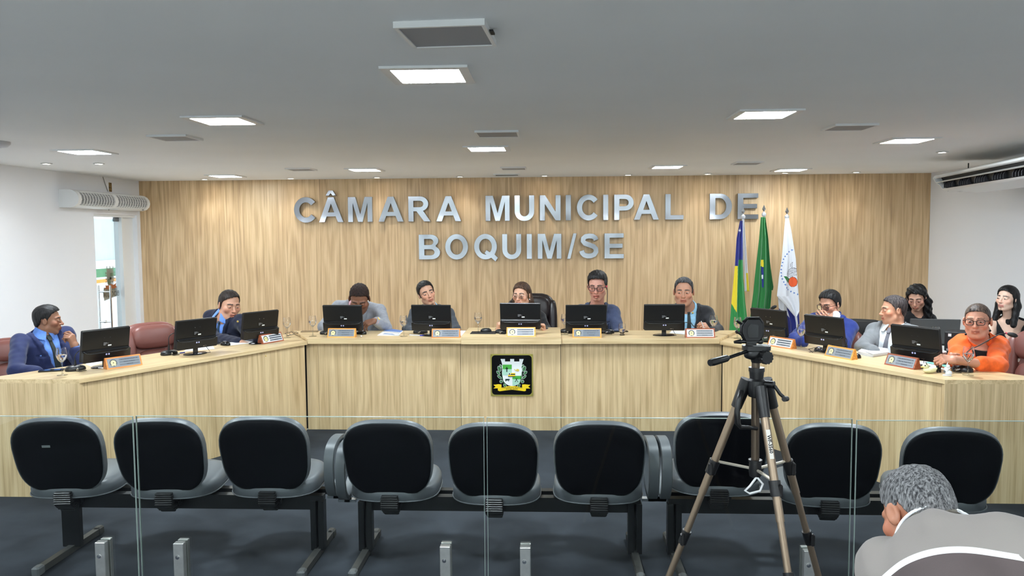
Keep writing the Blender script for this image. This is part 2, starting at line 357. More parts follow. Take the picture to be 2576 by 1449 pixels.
# ---- cable and torn hole above the door
def pt_left(px, py):  # a point on the left wall
    d = CF + CR*((px-1288)/FPX) - CU*((py-724.5)/FPX); return Vector(CAM)+d*((XL-CAM[0])/d.x)
cb = [pt_left(249, 443)+Vector((.006, 0, 0)), pt_left(257, 443)+Vector((.006, 0, 0)), pt_left(262, 460)+Vector((.008, 0, 0)), pt_left(270, 482)+Vector((.008, 0, 0))]
tag(MB().tube(cb, .0035, 6).build('cable', mat('cable_grey', (120, 120, 118), .6)), 'thin grey cable running from the ceiling to the air curtain', 'cable')
tag(MB().box(pt_left(277, 471)+Vector((.002, 0, 0)), (.006, .055, .105)).build('wall_outlet', mat('torn_plaster', (120, 96, 54), .9, vary=.8, vscale=60)), 'uncovered outlet hole with brown edges above the air curtain', 'outlet')
# ================================================================ ceiling fittings
RIM = M['white']
def panel_light(x, y, label, group='square lamps in the ceiling', m='lamp'):
    t = thing('ceiling_lamp', label, 'lamp', (x, y, ZC), 0, group); a, b = .177, .138
    f = MB()
    for c, d in (((0, (a+b)/2), (2*a, a-b)), ((0, -(a+b)/2), (2*a, a-b)), (((a+b)/2, 0), (a-b, 2*b)), ((-(a+b)/2, 0), (a-b, 2*b))): f.box((c[0], c[1], -.005), (d[0], d[1], .010))
    f.build('lamp_frame', RIM, t); MB().slab(rrect(2*b, 2*b, .012, 3), -.0095, -.001).build('diffuser', M[m], t)
    return t
LP = [(-.5, 3.36, 'square ceiling lamp nearest the camera, below the large square speaker'), (-1.89, 4.59, 'square ceiling lamp left of centre, between camera and left wing'), (1.22, 4.64, 'square ceiling lamp right of centre, above the tripod'),
 (-.49, 6.32, 'square ceiling lamp on the centre line above the podium'), (-3.68, 6.2, 'square ceiling lamp at far left above the left wing'), (2.65, 6.1, 'square ceiling lamp at far right near the air conditioner'),
 (-1.92, 8.27, 'square ceiling lamp before the oak wall above the first A of the lettering'), (1.21, 8.32, 'square ceiling lamp before the oak wall above the L of MUNICIPAL'), (-3.68, 8.95, 'square ceiling lamp closest to the oak wall at left'), (2.64, 8.92, 'square ceiling lamp closest to the oak wall above the flags')]
for x, y, l in LP: panel_light(x, y, l, m='lamp' if y < 7 else 'lamp_wall')
for i, (x, y) in enumerate(((-3.68, 3.2), (-3.68, .2), (-1.9, .9), (-.49, .4), (1.22, .2), (2.65, 3.15), (2.65, .2), (-1.9, -2.7), (1.22, -2.7))):  # extra lamps added outside the view as fill light
    panel_light(x, y, ['front left', 'middle left', 'left inner', 'centre', 'right inner', 'front right', 'middle right', 'rear left', 'rear right'][i]+' unseen square lamp added for fill light over the public area', 'added fill lamps over the public area', 'lamp_wall' if i in (4, 5) else 'lamp')
def spot(x, y, label, watt=SPOT_WATT):
    t = thing('downlight', label, 'lamp', (x, y, ZC), 0, 'small downlights')
    f = MB(); f.lathe([(.030, -.0015), (.048, -.0015), (.050, -.005), (.046, -.008), (.032, -.008), (.028, -.003)], 18); f.build('trim_ring', RIM, t, 40)
    MB().lathe([(.0001, -.004), (.029, -.004)], 16).build('lens', M['lens'], t)
    l = bpy.data.lights.new('downlight_bulb', 'SPOT'); l.energy = watt; l.spot_size = math.radians(112); l.spot_blend = .7; l.shadow_soft_size = .022; l.color = (1, .97, .93)
    o = bpy.data.objects.new('downlight_bulb', l); COL.objects.link(o); o.parent = t; o.location = (0, 0, -.03)
for i, (x, y) in enumerate(((-4.14, 9.44), (-3.09, 9.44), (-2.05, 9.44), (-1.06, 9.44), (-.06, 9.44), (.92, 9.44), (1.84, 9.42), (2.72, 9.40), (3.52, 9.38))):
    spot(x, y, ['first', 'second', 'third', 'fourth', 'fifth', 'sixth', 'seventh', 'eighth', 'ninth'][i]+' small downlight from the left along the oak wall', SPOT_WATT*1.25)
spot(-4.63, 7.18, 'small downlight at far left nearest the white side wall'); spot(-4.17, 7.24, 'small downlight second from the white side wall at left'); spot(3.37, 7.06, 'small downlight above the air conditioner at right')
GRILLE = mat('speaker_grille', (150, 150, 152), .6, bump=.3, bscale=1500)
def speaker(x, y, s, label, th=.014):
    t = thing('ceiling_speaker', label, 'speaker', (x, y, ZC), 0, 'square ceiling speakers'); a = s/2
    f = MB(); q = .012
    for c, d in (((0, a-q/2), (s, q)), ((0, -a+q/2), (s, q)), ((a-q/2, 0), (q, s-2*q)), ((-a+q/2, 0), (q, s-2*q))): f.box((c[0], c[1], -th/2), (d[0], d[1], th))
    f.build('speaker_frame', RIM, t); MB().box((0, 0, -th*.4), (s-2*q, s-2*q, th*.8)).build('grille', GRILLE, t)
    return t
sp = speaker(-.335, 2.66, .29, 'large square speaker in the ceiling nearest the camera', .02); sp.rotation_euler.z = -.06
MB().box((.152, -.02, -.012), (.012, .05, .006)).build('latch', M['black_matte'], sp)
speaker(-.345, 5.36, .285, 'square ceiling speaker beyond the lamp on the centre line'); speaker(-.37, 8.27, .26, 'small square ceiling speaker near the oak wall on the centre line')
speaker(-2.54, 5.35, .27, 'square ceiling speaker left of centre behind the left lamp'); speaker(-2.54, 8.1, .26, 'square ceiling speaker near the oak wall at left'); speaker(1.92, 5.25, .27, 'square ceiling speaker at right beside the right lamp'); speaker(1.93, 7.94, .26, 'square ceiling speaker near the oak wall at right')
vt = thing('air_vent', 'flat ceiling air vent closest to the oak wall', 'vent', (-.49, 9.2, ZC)); 
vf = MB(); vf.box((0, .105, -.006), (.30, .02, .012)).box((0, -.105, -.006), (.30, .02, .012)).box((.14, 0, -.006), (.02, .19, .012)).box((-.14, 0, -.006), (.02, .19, .012)); vf.build('vent_frame', RIM, vt)
for k in range(6): MB().box((0, -.08+.032*k, -.006), (.26, .012, .006), Matrix.Rotation(0, 4, 'X')).build('slat', M['gray_plastic'], vt)
ap = thing('wireless_access_point', 'round white wireless disc with blue light at the ceiling, far left', 'router', (-3.93, 5.47, ZC))
MB().lathe([(.0001, -.045), (.06, -.043), (.105, -.034), (.125, -.015), (.125, 0)], 26).build('shell', mat('device_white', (190, 192, 198), .4), ap, 50)
MB().lathe([(.02, -.0465), (.035, -.0465)], 20).build('indicator_ring', mat('blue_light', (70, 80, 255), .4, emit=3), ap)
# ================================================================ air curtain over the door
ac = thing('air_curtain', 'white air curtain with two louvred grilles above the glass door', 'air curtain', (XL, 8.07, 2.035)); LN = 1.48
def dprof(s=1.0):   # cross-section in (x from wall, z)
    return [(0, 0), (.12, 0), (.165, .012), (.20, .045), (.212, .085), (.205, .125), (.18, .16), (.14, .183), (.10, .19), (0, .19)]
TY = lambda y: Matrix.Translation((0, y, 0))
MB().prism(dprof(), 0, .035).build('end_cap', M['white'], ac, 40); MB().prism(dprof(), LN-.035, LN).build('end_cap', M['white'], ac, 40)
ins = [(x*.93, .008+z*.92) for x, z in dprof()]
MB().prism(ins, .035, LN-.035).build('cavity', mat('curtain_cavity', (70, 74, 80), .8), ac)
sh = MB(); sh.prism([(0, 0), (.12, 0), (.165, .012), (.178, .022), (.16, .03), (0, .03)], .035, LN-.035); sh.prism([(0, .19), (.10, .19), (.14, .183), (.15, .176), (.13, .165), (0, .165)], .035, LN-.035)
G0, G1, G2, G3 = .06, .70, .77, LN-.06
for a, b in ((.035, G0), (G1, G2), (G3, LN-.035)): sh.prism(dprof(), a, b)
sh.build('housing', M['white'], ac, 40)
fr_ = [(.178, .022), (.20, .045), (.212, .085), (.205, .125), (.18, .16), (.15, .177)]
for (a, b) in ((G0, G1), (G2, G3)):
    n = 12
    for k in range(1, n):
        y = a+(b-a)*k/n; MB().prism([(x, z) for x, z in fr_]+[(x*.96, .003+z*.97) for x, z in fr_[::-1]], y-.004, y+.004).build('louvre_rib', M['white'], ac)
    lv = MB()
    for k in range(15):
        t = (k+.5)/15*5; i = int(t); f_ = t-i; x = fr_[i][0]*(1-f_)+fr_[i+1][0]*f_; z = fr_[i][1]*(1-f_)+fr_[i+1][1]*f_
        lv.box((x-.003, (a+b)/2, z), (.006, b-a, .0042))
    lv.build('louvre_slat', M['white'], ac)['kind'] = 'stuff'
MB().box((.17, LN-.10, .012), (.004, .035, .012), Matrix.Rotation(0, 4, 'Y')).build('badge', M['gray_plastic'], ac)
MB().cone((.12, .72, 0), (.12, .72, -.012), .004, .003, 8).build('pull_switch', M['gray_plastic'], ac)
# ================================================================ split air conditioner, right
AY = math.radians(-9); AL = 2.6
acn = thing('air_conditioner', 'white wall-to-ceiling air conditioner with dark outlets at upper right', 'air conditioner', (3.745, 8.02, 2.118), AY); acn.scale = (1, 1, .76)
# local: x from the room (front) to the wall, y towards the camera is negative
sec = [(.0, .175), (.03, .20), (.10, .215), (.60, .215), (.60, .01), (.42, -.012), (.10, .012), (.055, .045), (.055, .10), (.03, .135), (.0, .15)]
core = [(.06, .19), (.60, .21), (.60, .012), (.42, .0), (.13, .02), (.10, .06), (.09, .12)]
MB().prism(core, -AL+.02, -.02).build('cavity', mat('outlet_black', (6, 6, 8), .6), acn)
MB().prism([(.0, .168), (.012, .195), (.06, .215), (.60, .225), (.60, .19), (.07, .19), (.02, .158)], -AL, 0).build('top_panel', M['white'], acn, 40)
MB().prism([(.125, -.002), (.10, .012), (.085, .028), (.12, .03), (.42, .004), (.60, .02), (.60, -.002), (.40, -.03)], -AL, 0).build('bottom_panel', M['white'], acn, 40)
MB().prism([(.02, .112), (.035, .104), (.11, .128), (.10, .14)], -AL+.02, -.01).build('flap', M['white'], acn, 40)
for y in (-AL+.008, -.008): MB().prism([(.0, .168), (.012, .195), (.06, .215), (.60, .215), (.60, .01), (.40, -.03), (.125, -.002), (.085, .028), (.06, .075), (.02, .12)], y-.008, y+.008).build('end_cap', M['white'], acn, 40)
VN = mat('vane_grey', (66, 66, 70), .5)
for g in range(6):
    for k in range(5):
        y = -.16-.40*g-.055*k
        MB().prism([(.075, .035), (.13, .035), (.13, .115), (.095, .11), (.075, .075)], y-.002, y+.002, Matrix.Translation((0, y, 0)) @ Matrix.Rotation(.5, 4, 'Z') @ Matrix.Translation((0, -y, 0))).build('vane', VN, acn)
LT = Matrix.Translation((.2, -.14, -.0135)) @ Matrix(((0, -1, 0, 0), (-1, 0, 0, 0), (0, 0, -1, 0), (0, 0, 0, 1))) @ Matrix.Rotation(PI/2*0, 4, 'Z')
MB().mesh(text_mesh('elgin', .05, 0, .001), LT).build('logo', M['gray_plastic'], acn); MB().box((.14, -.04, -.001), (.03, .03, .004)).build('badge', M['gray_plastic'], acn)
MB().cone((.25, -.2, .22), (.25, -.2, .33), .006, .006, 8).cone((.5, -.2, .22), (.5, -.2, .33), .006, .006, 8).cone((.25, -1.5, .22), (.25, -1.5, .33), .006, .006, 8).build('hanger', M['steel_grey'], acn)
# ================================================================ steel letters
s = .205
def stroke(c, wd):
    L_, R_ = [], []
    for i in range(len(c)):
        a, b = c[max(i-1, 0)], c[min(i+1, len(c)-1)]; dx, dy = b[0]-a[0], b[1]-a[1]; l = math.hypot(dx, dy); nx, ny = -dy/l*wd/2, dx/l*wd/2
        L_.append((c[i][0]+nx, c[i][1]+ny)); R_.append((c[i][0]-nx, c[i][1]-ny))
    return L_+R_[::-1]
def glyph(ch):
    if ch == 'I': return [[(0, 0), (s, 0), (s, 1), (0, 1)]], s
    if ch == 'L': return [[(0, 0), (.72, 0), (.72, .17), (s, .17), (s, 1), (0, 1)]], .72
    if ch == 'E': return [[(0, 0), (.78, 0), (.78, .17), (s, .17), (s, .42), (.73, .42), (.73, .585), (s, .585), (s, .83), (.77, .83), (.77, 1), (0, 1)]], .78
    if ch == 'M': return [[(0, 0), (.19, 0), (.19, .76), (.40, 0), (.58, 0), (.79, .76), (.79, 0), (.98, 0), (.98, 1), (.68, 1), (.49, .30), (.30, 1), (0, 1)]], .98
    if ch == 'N': return [[(0, 0), (.19, 0), (.19, .66), (.61, 0), (.80, 0), (.80, 1), (.61, 1), (.61, .34), (.20, 1), (0, 1)]], .80
    if ch in 'AÂ':
        lp = [[(0, 0), (.215, 0), (.30, .23), (.66, .23), (.745, 0), (.96, 0), (.59, 1), (.37, 1)], [(.355, .39), (.48, .75), (.605, .39)]]
        if ch == 'Â': lp.append([(.28, 1.07), (.40, 1.07), (.48, 1.17), (.56, 1.07), (.68, 1.07), (.56, 1.27), (.40, 1.27)])
        return lp, .96
    if ch == 'U': return [[(0, 1), (0, .38)]+arc(.40, .37, .40, .385, 180, 360, 14)+[(.80, 1), (.595, 1), (.595, .38)]+arc(.40, .37, .195, .20, 360, 180, 12)+[(.205, 1)]], .80
    if ch == 'C': return [stroke(arc(.46, .5, .36, .41, 38, 322, 26), .205)], .90
    if ch == 'D': return [[(0, 0), (.38, 0)]+arc(.38, .5, .45, .5, -90, 90, 16)+[(0, 1)], [(s, .17), (.36, .17)]+arc(.36, .5, .26, .33, -90, 90, 12)+[(s, .83)]], .83
    if ch == 'P': return [[(0, 0), (s, 0), (s, .37), (.45, .37)]+arc(.45, .685, .33, .315, -90, 90, 12)+[(0, 1)], [(s, .54), (.42, .54)]+arc(.42, .685, .16, .145, -90, 90, 10)+[(s, .83)]], .78
    if ch == 'R': return [[(0, 0), (s, 0), (s, .41), (.33, .41), (.64, 0), (.90, 0), (.60, .43)]+arc(.49, .705, .33, .295, -62, 90, 12)+[(0, 1)], [(s, .57), (.47, .57)]+arc(.47, .70, .15, .13, -90, 90, 10)+[(s, .83)]], .90
    if ch == 'B': return [[(0, 0), (.48, 0)]+arc(.48, .275, .33, .275, -90, 58, 11)+arc(.45, .755, .30, .245, -48, 90, 11)+[(0, 1)], [(s, .16), (.45, .16)]+arc(.45, .285, .15, .125, -90, 90, 9)+[(s, .41)], [(s, .58), (.43, .58)]+arc(.43, .705, .13, .125, -90, 90, 9)+[(s, .83)]], .81
    if ch in 'OQ':
        lp = [arc(.48, .5, .48, .515, 0, 360, 30)[:-1], arc(.48, .5, .27, .32, 0, 360, 26)[:-1]]
        if ch == 'Q':
            o = arc(.48, .5, .48, .515, -62, 292, 30)
            lp = [[(.50, .22), (.60, .34)]+[(.73, .24)]+arc(.48, .5, .27, .32, -35, 255, 24)+[(.50, .22)]]
            lp = [arc(.48, .5, .48, .515, -38, 300, 30)+[(.90, -.10), (1.0, .05)], arc(.48, .5, .27, .32, -30, 250, 24)+[(.53, .17), (.44, .24), (.52, .36), (.66, .27)]]
        return lp, .98
    if ch == 'S': return [stroke([(.70, .74), (.66, .83), (.57, .89), (.42, .905), (.27, .88), (.18, .80), (.17, .70), (.24, .61), (.42, .545), (.60, .48), (.69, .39), (.70, .27), (.63, .16), (.50, .105), (.36, .10), (.22, .135), (.14, .22), (.11, .31)], .195)], .80
    if ch == '/': return [[(0, -.01), (.14, -.01), (.42, 1.01), (.28, 1.01)]], .42
R1 = [('C', 168, 388, 0), ('Â', 428, 680, 0), ('M', 732, 984, 0), ('A', 1048, 1308, 0), ('R', 1362, 1590, 0), ('A', 1652, 1910, 0), ('M', 74, 278, 1), ('U', 322, 488, 1), ('N', 537, 712, 1), ('I', 757, 800, 1), ('C', 852, 1028, 1), ('I', 1076, 1118, 1), ('P', 1170, 1335, 1), ('A', 1338, 1550, 1), ('L', 1606, 1760, 1), ('D', 1984, 2172, 1), ('E', 2222, 2397, 1)]
R2 = [('B', 1466, 1686, 0), ('O', 1742, 1980, 0), ('Q', 2045, 2292, 0), ('U', 214, 375, 1), ('I', 424, 466, 1), ('M', 517, 718, 1), ('/', 768, 848, 1), ('S', 872, 1035, 1), ('E', 1088, 1252, 1)]
LBL1 = ['initial C of CÂMARA', 'accented Â of CÂMARA', 'M of CÂMARA', 'A between M and R in CÂMARA', 'R of CÂMARA', 'final A of CÂMARA', 'initial M of MUNICIPAL', 'U of MUNICIPAL', 'N of MUNICIPAL', 'I between N and C in MUNICIPAL', 'C of MUNICIPAL', 'I between C and P in MUNICIPAL', 'P of MUNICIPAL', 'A of MUNICIPAL', 'L of MUNICIPAL', 'D of DE', 'E of DE behind a flag pole']
LBL2 = ['B of BOQUIM', 'O of BOQUIM', 'Q of BOQUIM', 'U of BOQUIM', 'I of BOQUIM', 'M of BOQUIM', 'slash after BOQUIM', 'S of SE', 'E of SE']
def put_letters(rows, labels, z0, h, row):
    for (ch, a, b, k), lb in zip(rows, labels):
        pa, pb = ((700+a/4.155, 700+b/4.155) if k == 0 else (1200+a/3.389, 1200+b/3.389))
        yy = 9.648; x0, x1 = at(pa, 560, yy).x, at(pb, 560, yy).x
        lp, wd = glyph(ch); wd = max(p[0] for l in lp for p in l)-min(p[0] for l in lp for p in l); mn = min(p[0] for l in lp for p in l)
        q = [[((x-mn)/wd*(x1-x0), y*h) for x, y in l] for l in lp]
        me = poly_mesh(q, .0245, .0012)
        o = MB().mesh(me, UP).build('metal_letter', M['letter'], None, 25); o.location = (x0, yy+.0258, z0)
        
        tag(o, 'brushed steel wall letter, '+lb+', '+row, 'letter', 'steel letters on the oak wall')
put_letters(R1, LBL1, 1.885, .302, 'upper row'); put_letters(R2, LBL2, 1.423, .300, 'lower row')
# ================================================================ council desks
ZD, ZP, ZW = .82, .84, .797
def desk_center(name, label, x0, x1, yf, yb, zt, th, poly, px0, px1, seams=()):
    t = thing(name, label, 'desk', ((x0+x1)/2, yf, 0)); ox, oy = (x0+x1)/2, yf
    MB().slab([(x-ox, y-oy) for x, y in poly], zt-th, zt).build('tabletop', M['oak_h'], t)
    xs = [px0]+list(seams)+[px1]
    for a, b in zip(xs[:-1], xs[1:]): MB().box(((a+b)/2-ox, 6.925-oy, (zt-th)/2), (b-a-.002, .02, zt-th)).build('front_panel', M['oak_v'], t)
    MB().box(((px0+px1)/2-ox, 6.94-oy, (zt-th)/2), (px1-px0+.10, .008, zt-th-.002)).build('seam_blackout', M['black_matte'], t)  # black sheet added behind the panels so no light shows through seams
    for x in (x0+.05, x1-.05): MB().box((x-ox, 7.2-oy, (zt-th)/2), (.02, .40, zt-th)).build('side_panel', M['oak_v'], t)
    return t
desk_center('council_desk', 'straight oak desk section left of the podium with two monitors', -2.135, -.776, 6.865, 7.46, ZD, .043, [(-2.135, 6.865), (-.776, 6.865), (-.776, 7.46), (-2.456, 7.46)], -2.165, -.790, (-2.06,))
desk_center('podium_desk', 'middle oak desk section carrying the coat of arms plaque', -.774, .096, 6.85, 7.535, ZP, .064, [(-.774, 6.85), (.096, 6.85), (.096, 7.535), (-.774, 7.535)], -.788, .092)
desk_center('council_desk', 'straight oak desk section right of the podium with two monitors', .098, 1.455, 6.865, 7.46, ZD, .043, [(.098, 6.865), (1.455, 6.865), (1.752, 7.46), (.098, 7.46)], .094, 1.487)
def wing(label, A, B, Cc, D, endx):
    """A end-front, B joint-front, C joint-back, D end-back"""
    a = Vector(A); b = Vector(B); d = (b-a).normalized(); ang = math.atan2(d.y, d.x)
    t = thing('wing_desk', label, 'desk', (a.x, a.y, 0), ang); R_ = Matrix.Rotation(-ang, 4, 'Z')
    L_ = lambda p: (R_ @ Vector((p[0]-a.x, p[1]-a.y, 0))).to_2d()
    MB().slab([tuple(L_(p)) for p in (A, B, Cc, D)], ZW-.027, ZW).build('tabletop', M['oak_h'], t)
    ln = (b-a).length; sg = 1 if L_(Cc).y > 0 else -1; zt = ZW-.027
    for u0, u1 in ((.035, ln*.5), (ln*.5, ln-.01)): MB().box(((u0+u1)/2, sg*.034, zt/2), (u1-u0-.002, .02, zt)).build('front_panel', M['oak_v'], t)
    MB().box((ln/2+.02, sg*.048, zt/2), (ln-.02, .006, zt-.002)).build('seam_blackout', M['black_matte'], t)  # added dark sheet, keeps light out of the wing seams
    # end panel along the public side, flush with the top; its thickness shows as a strip
    de = L_(D); du = Vector(de).normalized(); nn = Vector((-du.y, du.x)) if Vector((-du.y, du.x)).x > 0 else Vector((du.y, -du.x))
    q = [(0, 0), tuple(de), tuple(Vector(de)+nn*.036), tuple(nn*.036)]
    MB().slab(q, 0, zt).build('end_panel', M['oak_v'], t)
    j0, j1 = L_(B), L_(Cc); jd = (Vector(j1)-Vector(j0)).normalized()
    return t
wing('left oak wing desk running towards the camera', (-3.112, 5.06), (-2.139, 6.868), (-2.46, 7.46), (-3.80, 5.06), -3.8)
wing('right oak wing desk running towards the camera', (2.494, 5.10), (1.459, 6.868), (1.756, 7.46), (3.16, 5.10), 3.2)
tag(MB().ellip((-2.363, 6.455, .735), (.006, .006, .006), 8, 6).build('screw_cap', M['gold']), 'tiny brass screw cap on the left wing front', 'screw')
# ---- coat of arms plaque
pq = thing('coat_of_arms_plaque', 'square black plaque with green and white shield on the podium front', 'plaque', (-.3375, 6.914, .494))
PBK, PWH, PG1, PG2, PYE, PDG, PLG = mat('plaque_black', (6, 6, 7), .2), mat('plaque_white', (232, 236, 234), .4), mat('plaque_green', (72, 168, 62), .4), mat('plaque_pale', (170, 212, 190), .4), mat('plaque_yellow', (240, 206, 30), .4), mat('plaque_dark', (20, 50, 48), .4), mat('leaf_green', (60, 110, 66), .4)
A_ = .187
bo = rrect(2*A_, 2*A_, .004, 1); inn = rrect(2*A_-.022, 2*A_-.022, .03, 5)
MB().mesh(poly_mesh([bo, inn], .0045), UP).build('frame', M['brass'], pq)
MB().box((0, .002, 0), (2*A_-.004, .004, 2*A_-.004)).build('backing', PBK, pq)
for x in (-1, 1):
    for z in (-1, 1): MB().cone((x*(A_-.01), -.003, z*(A_-.01)), (x*(A_-.01), -.007, z*(A_-.01)), .003, .0025, 8).build('screw', M['black_matte'], pq)
U_ = 1/(1450/.14/170*1000)  # crop pixels to metres are written directly below
def pqp(pts): return [((x-907)/1092*.374, (762-y)/1092*.374) for x, y in pts]
def lay(name, mts, items):
    mb = MB()
    for mi, lift, poly in items: mb.mat(mi).mesh(poly_mesh([pqp(poly)], .0006), Matrix.Translation((0, -.001-lift, 0)) @ UP)
    return mb.build(name, mts, pq)
def arcp(cx, cy, rx, ry, a0, a1, n=14): return arc(cx, cy, rx, ry, a0, a1, n)
shield = [(660, 470), (1172, 470), (1172, 800)]+arcp(916, 790, 256, 258, 0, 180, 18)+[(660, 790)]
lay('shield', [PWH], [(0, .001, shield)])
lay('crown', [PWH], [(0, .002, [(622, 345), (735, 345), (735, 410), (868, 410), (868, 345), (970, 345), (970, 410), (1103, 410), (1103, 345), (1214, 345), (1172, 475), (660, 475)])])
lay('shield_quarter', [PG1, PG2], [(0, .002, [(672, 490), (908, 490), (908, 610), (672, 610)]), (1, .002, [(672, 610), (908, 610), (908, 765), (672, 765)])])
lay('shield_quarter', [PG1, PG2], [(0, .002, [(922, 780), (1165, 780), (1155, 870), (922, 870)]), (1, .002, [(922, 870), (1150, 870), (1110, 950), (1050, 1010), (922, 1040)])])
lay('cross', [PBK], [(0, .003, [(768, 555), (792, 555), (792, 585), (815, 585), (815, 605), (792, 605), (792, 680), (768, 680), (768, 605), (745, 605), (745, 585), (768, 585)])])
lay('fruit', [mat('fruit_yellow', (214, 190, 90), .4)], [(0, .003, arcp(1058, 635, 42, 32, 0, 350, 14)), (0, .003, [(965, 605), (980, 605), (1030, 645), (1010, 660)])])
lay('cow', [PDG], [(0, .003, [(740, 862), (830, 858), (862, 870), (850, 886), (832, 885), (828, 920), (815, 922), (812, 896), (765, 898), (758, 928), (742, 915), (738, 880)])])
lay('tools', [PBK], [(0, .003, [(1000, 838), (1012, 838), (1070, 940), (1058, 945)]), (0, .003, [(1040, 838), (1052, 838), (995, 945), (983, 940)])])
lay('small_flag', [PYE, PDG, PWH], [(0, .004, [(812, 706), (994, 706), (994, 730), (812, 730)]), (1, .004, [(812, 730), (994, 730), (994, 755), (812, 755)]), (0, .004, [(812, 755), (994, 755), (994, 788), (812, 788)]), (1, .004, [(812, 788), (994, 788), (994, 806), (812, 806)]), (2, .005, [(812, 706), (880, 706), (880, 750), (812, 750)]), (1, .006, arcp(846, 728, 20, 18, 0, 340, 10))])
for sx in (-1, 1):
    fx = lambda p: [(907+sx*(907-x), y) for x, y in p]
    lay('leaf_branch', [PLG, PWH], [(0, .002, fx([(640, 680), (652, 680), (690, 920), (740, 1040), (725, 1045), (668, 900)]))]
        +[(1, .0015, fx(rot2(arcp(0, 0, rx+7, ry+7, 0, 345, 12), a, c))) for c, rx, ry, a in (((588, 600), 36, 70, -.35), ((560, 705), 28, 58, -.7), ((590, 815), 24, 62, -.9), ((630, 930), 32, 36, 0), ((728, 1035), 28, 44, -.5), ((628, 535), 20, 46, -.5))]
        +[(0, .0025, fx(rot2(arcp(0, 0, rx, ry, 0, 345, 12), a, c))) for c, rx, ry, a in (((588, 600), 36, 70, -.35), ((560, 705), 28, 58, -.7), ((590, 815), 24, 62, -.9), ((630, 930), 32, 36, 0), ((728, 1035), 28, 44, -.5), ((628, 535), 20, 46, -.5))])
rb = [(432, 1014), (560, 998), (640, 1005), (640, 1085), (780, 1055), (907, 1045), (1035, 1055), (1170, 1085), (1170, 1005), (1250, 1000), (1382, 1014), (1325, 1062), (1382, 1108), (1268, 1108), (1268, 1165), (1230, 1180), (1040, 1155), (907, 1140), (770, 1155), (590, 1182), (545, 1160), (545, 1105), (432, 1108), (485, 1060)]
lay('ribbon', [PYE], [(0, .004, rb)])
tm = MB().mesh(text_mesh('PODER LEGISLATIVO MUNICIPAL', .0125, 0, .0002), Matrix.Translation((0, -.0062, -.1115)) @ UP).mesh(text_mesh('BOQUIM - SERGIPE', .0125, 0, .0002), Matrix.Translation((0, -.0062, -.1245)) @ UP)
tm.build('ribbon_lettering', PDG, pq)
# ================================================================ tandem benches of the public area
def sup(w, h, n=3.0, k=40, taper=0.0):
    pts = []
    for i in range(k):
        t = 2*PI*i/k; c, s_ = math.cos(t), math.sin(t)
        x = math.copysign(abs(c)**(2/n), c)*w/2; z = math.copysign(abs(s_)**(2/n), s_)*h/2
        pts.append((x*(1+taper*z/h), z))
    return pts
def pad(outline, prof, T):
    """stack of scaled outlines: prof = [(offset along y, inset)]"""
    mb = MB(); n = len(outline); vs = []; fs = []
    for y, ins in prof:
        for x, z in outline:
            l = math.hypot(x, z); vs.append((x*(1-ins/l), y, z*(1-ins/l)))
    for j in range(len(prof)-1):
        for i in range(n): fs.append((j*n+i, j*n+(i+1) % n, (j+1)*n+(i+1) % n, (j+1)*n+i))
    fs += [tuple(range(n-1, -1, -1)), tuple(range((len(prof)-1)*n, len(prof)*n))]
    return mb.add(vs, fs, T)
REC = math.radians(15)
BACKO = sup(.460, .435, 3.1, 44, .10); SEATO = sup(.475, .47, 3.0, 44, -.05)
def bench_seat(par, x, yo, lift=0, turn=0, sticker=False, tab=True):
    T = Matrix.Translation((x, yo, lift)) @ Matrix.Rotation(turn, 4, 'Z')
    TB = T @ Matrix.Translation((0, -.125, .578)) @ Matrix.Rotation(REC, 4, 'X')     # back: leans towards the camera at the top
    b = pad(BACKO, [(-.004, .0), (.012, .0), (.030, -.004), (.048, .006), (.060, .03), (.066, .07)], TB).build('backrest', M['vinyl'], par, 50)
    pad(BACKO, [(-.016, .045), (-.013, .02), (-.006, .006), (.002, .004)], TB).build('rear_shell', M['chair_shell'], b, 50)
    if sticker: MB().box((-.045, -.018, .075), (.042, .001, .013), TB).build('sticker', mat('sticker_grey', (116, 122, 122), .5), b)
    if tab: MB().box((.222, .016, .0), (.006, .012, .036), TB).build('size_tag', M['paper'], b)
    TS = T @ Matrix.Translation((0, .14, .39)) @ Matrix.Rotation(math.radians(2), 4, 'X') @ Matrix.Rotation(-PI/2, 4, 'X')
    c = pad(SEATO, [(.040, .02), (.034, .004), (.012, .0), (-.012, .002), (-.030, .012), (-.040, .035), (-.044, .08)], TS).build('seat', M['vinyl'], par, 50)
    pad(SEATO, [(.052, .05), (.044, .012), (.036, .002)], TS).build('seat_pan', M['black'], c, 50)
    ring = [tuple(TS @ Vector((px_*1.002, .036, pz_*1.002))) for px_, pz_ in SEATO]
    MB().tube(ring, .0038, 5, True).build('piping', M['vinyl'], c, 180)
    # corrugated gaiter between back and seat
    g = MB(); prof = [(Vector((0, -.135+.0*k, .372-.0125*k)), 0) for k in range(8)]
    for k in range(9):
        z = .378-.0115*k; y = -.096+.012*max(0, k-5)
        g.box((0, y, z), (.094-(.006 if k in (0, 8) else 0), .046, .0078), T, bev=.003); g.box((0, y, z-.0055), (.082, .038, .004), T)
    for k in range(5):
        g.box((0, -.055+.022*k, .282+.004*k), (.080, .012, .034), T, bev=.003)
    g.build('gaiter', M['black'], par)
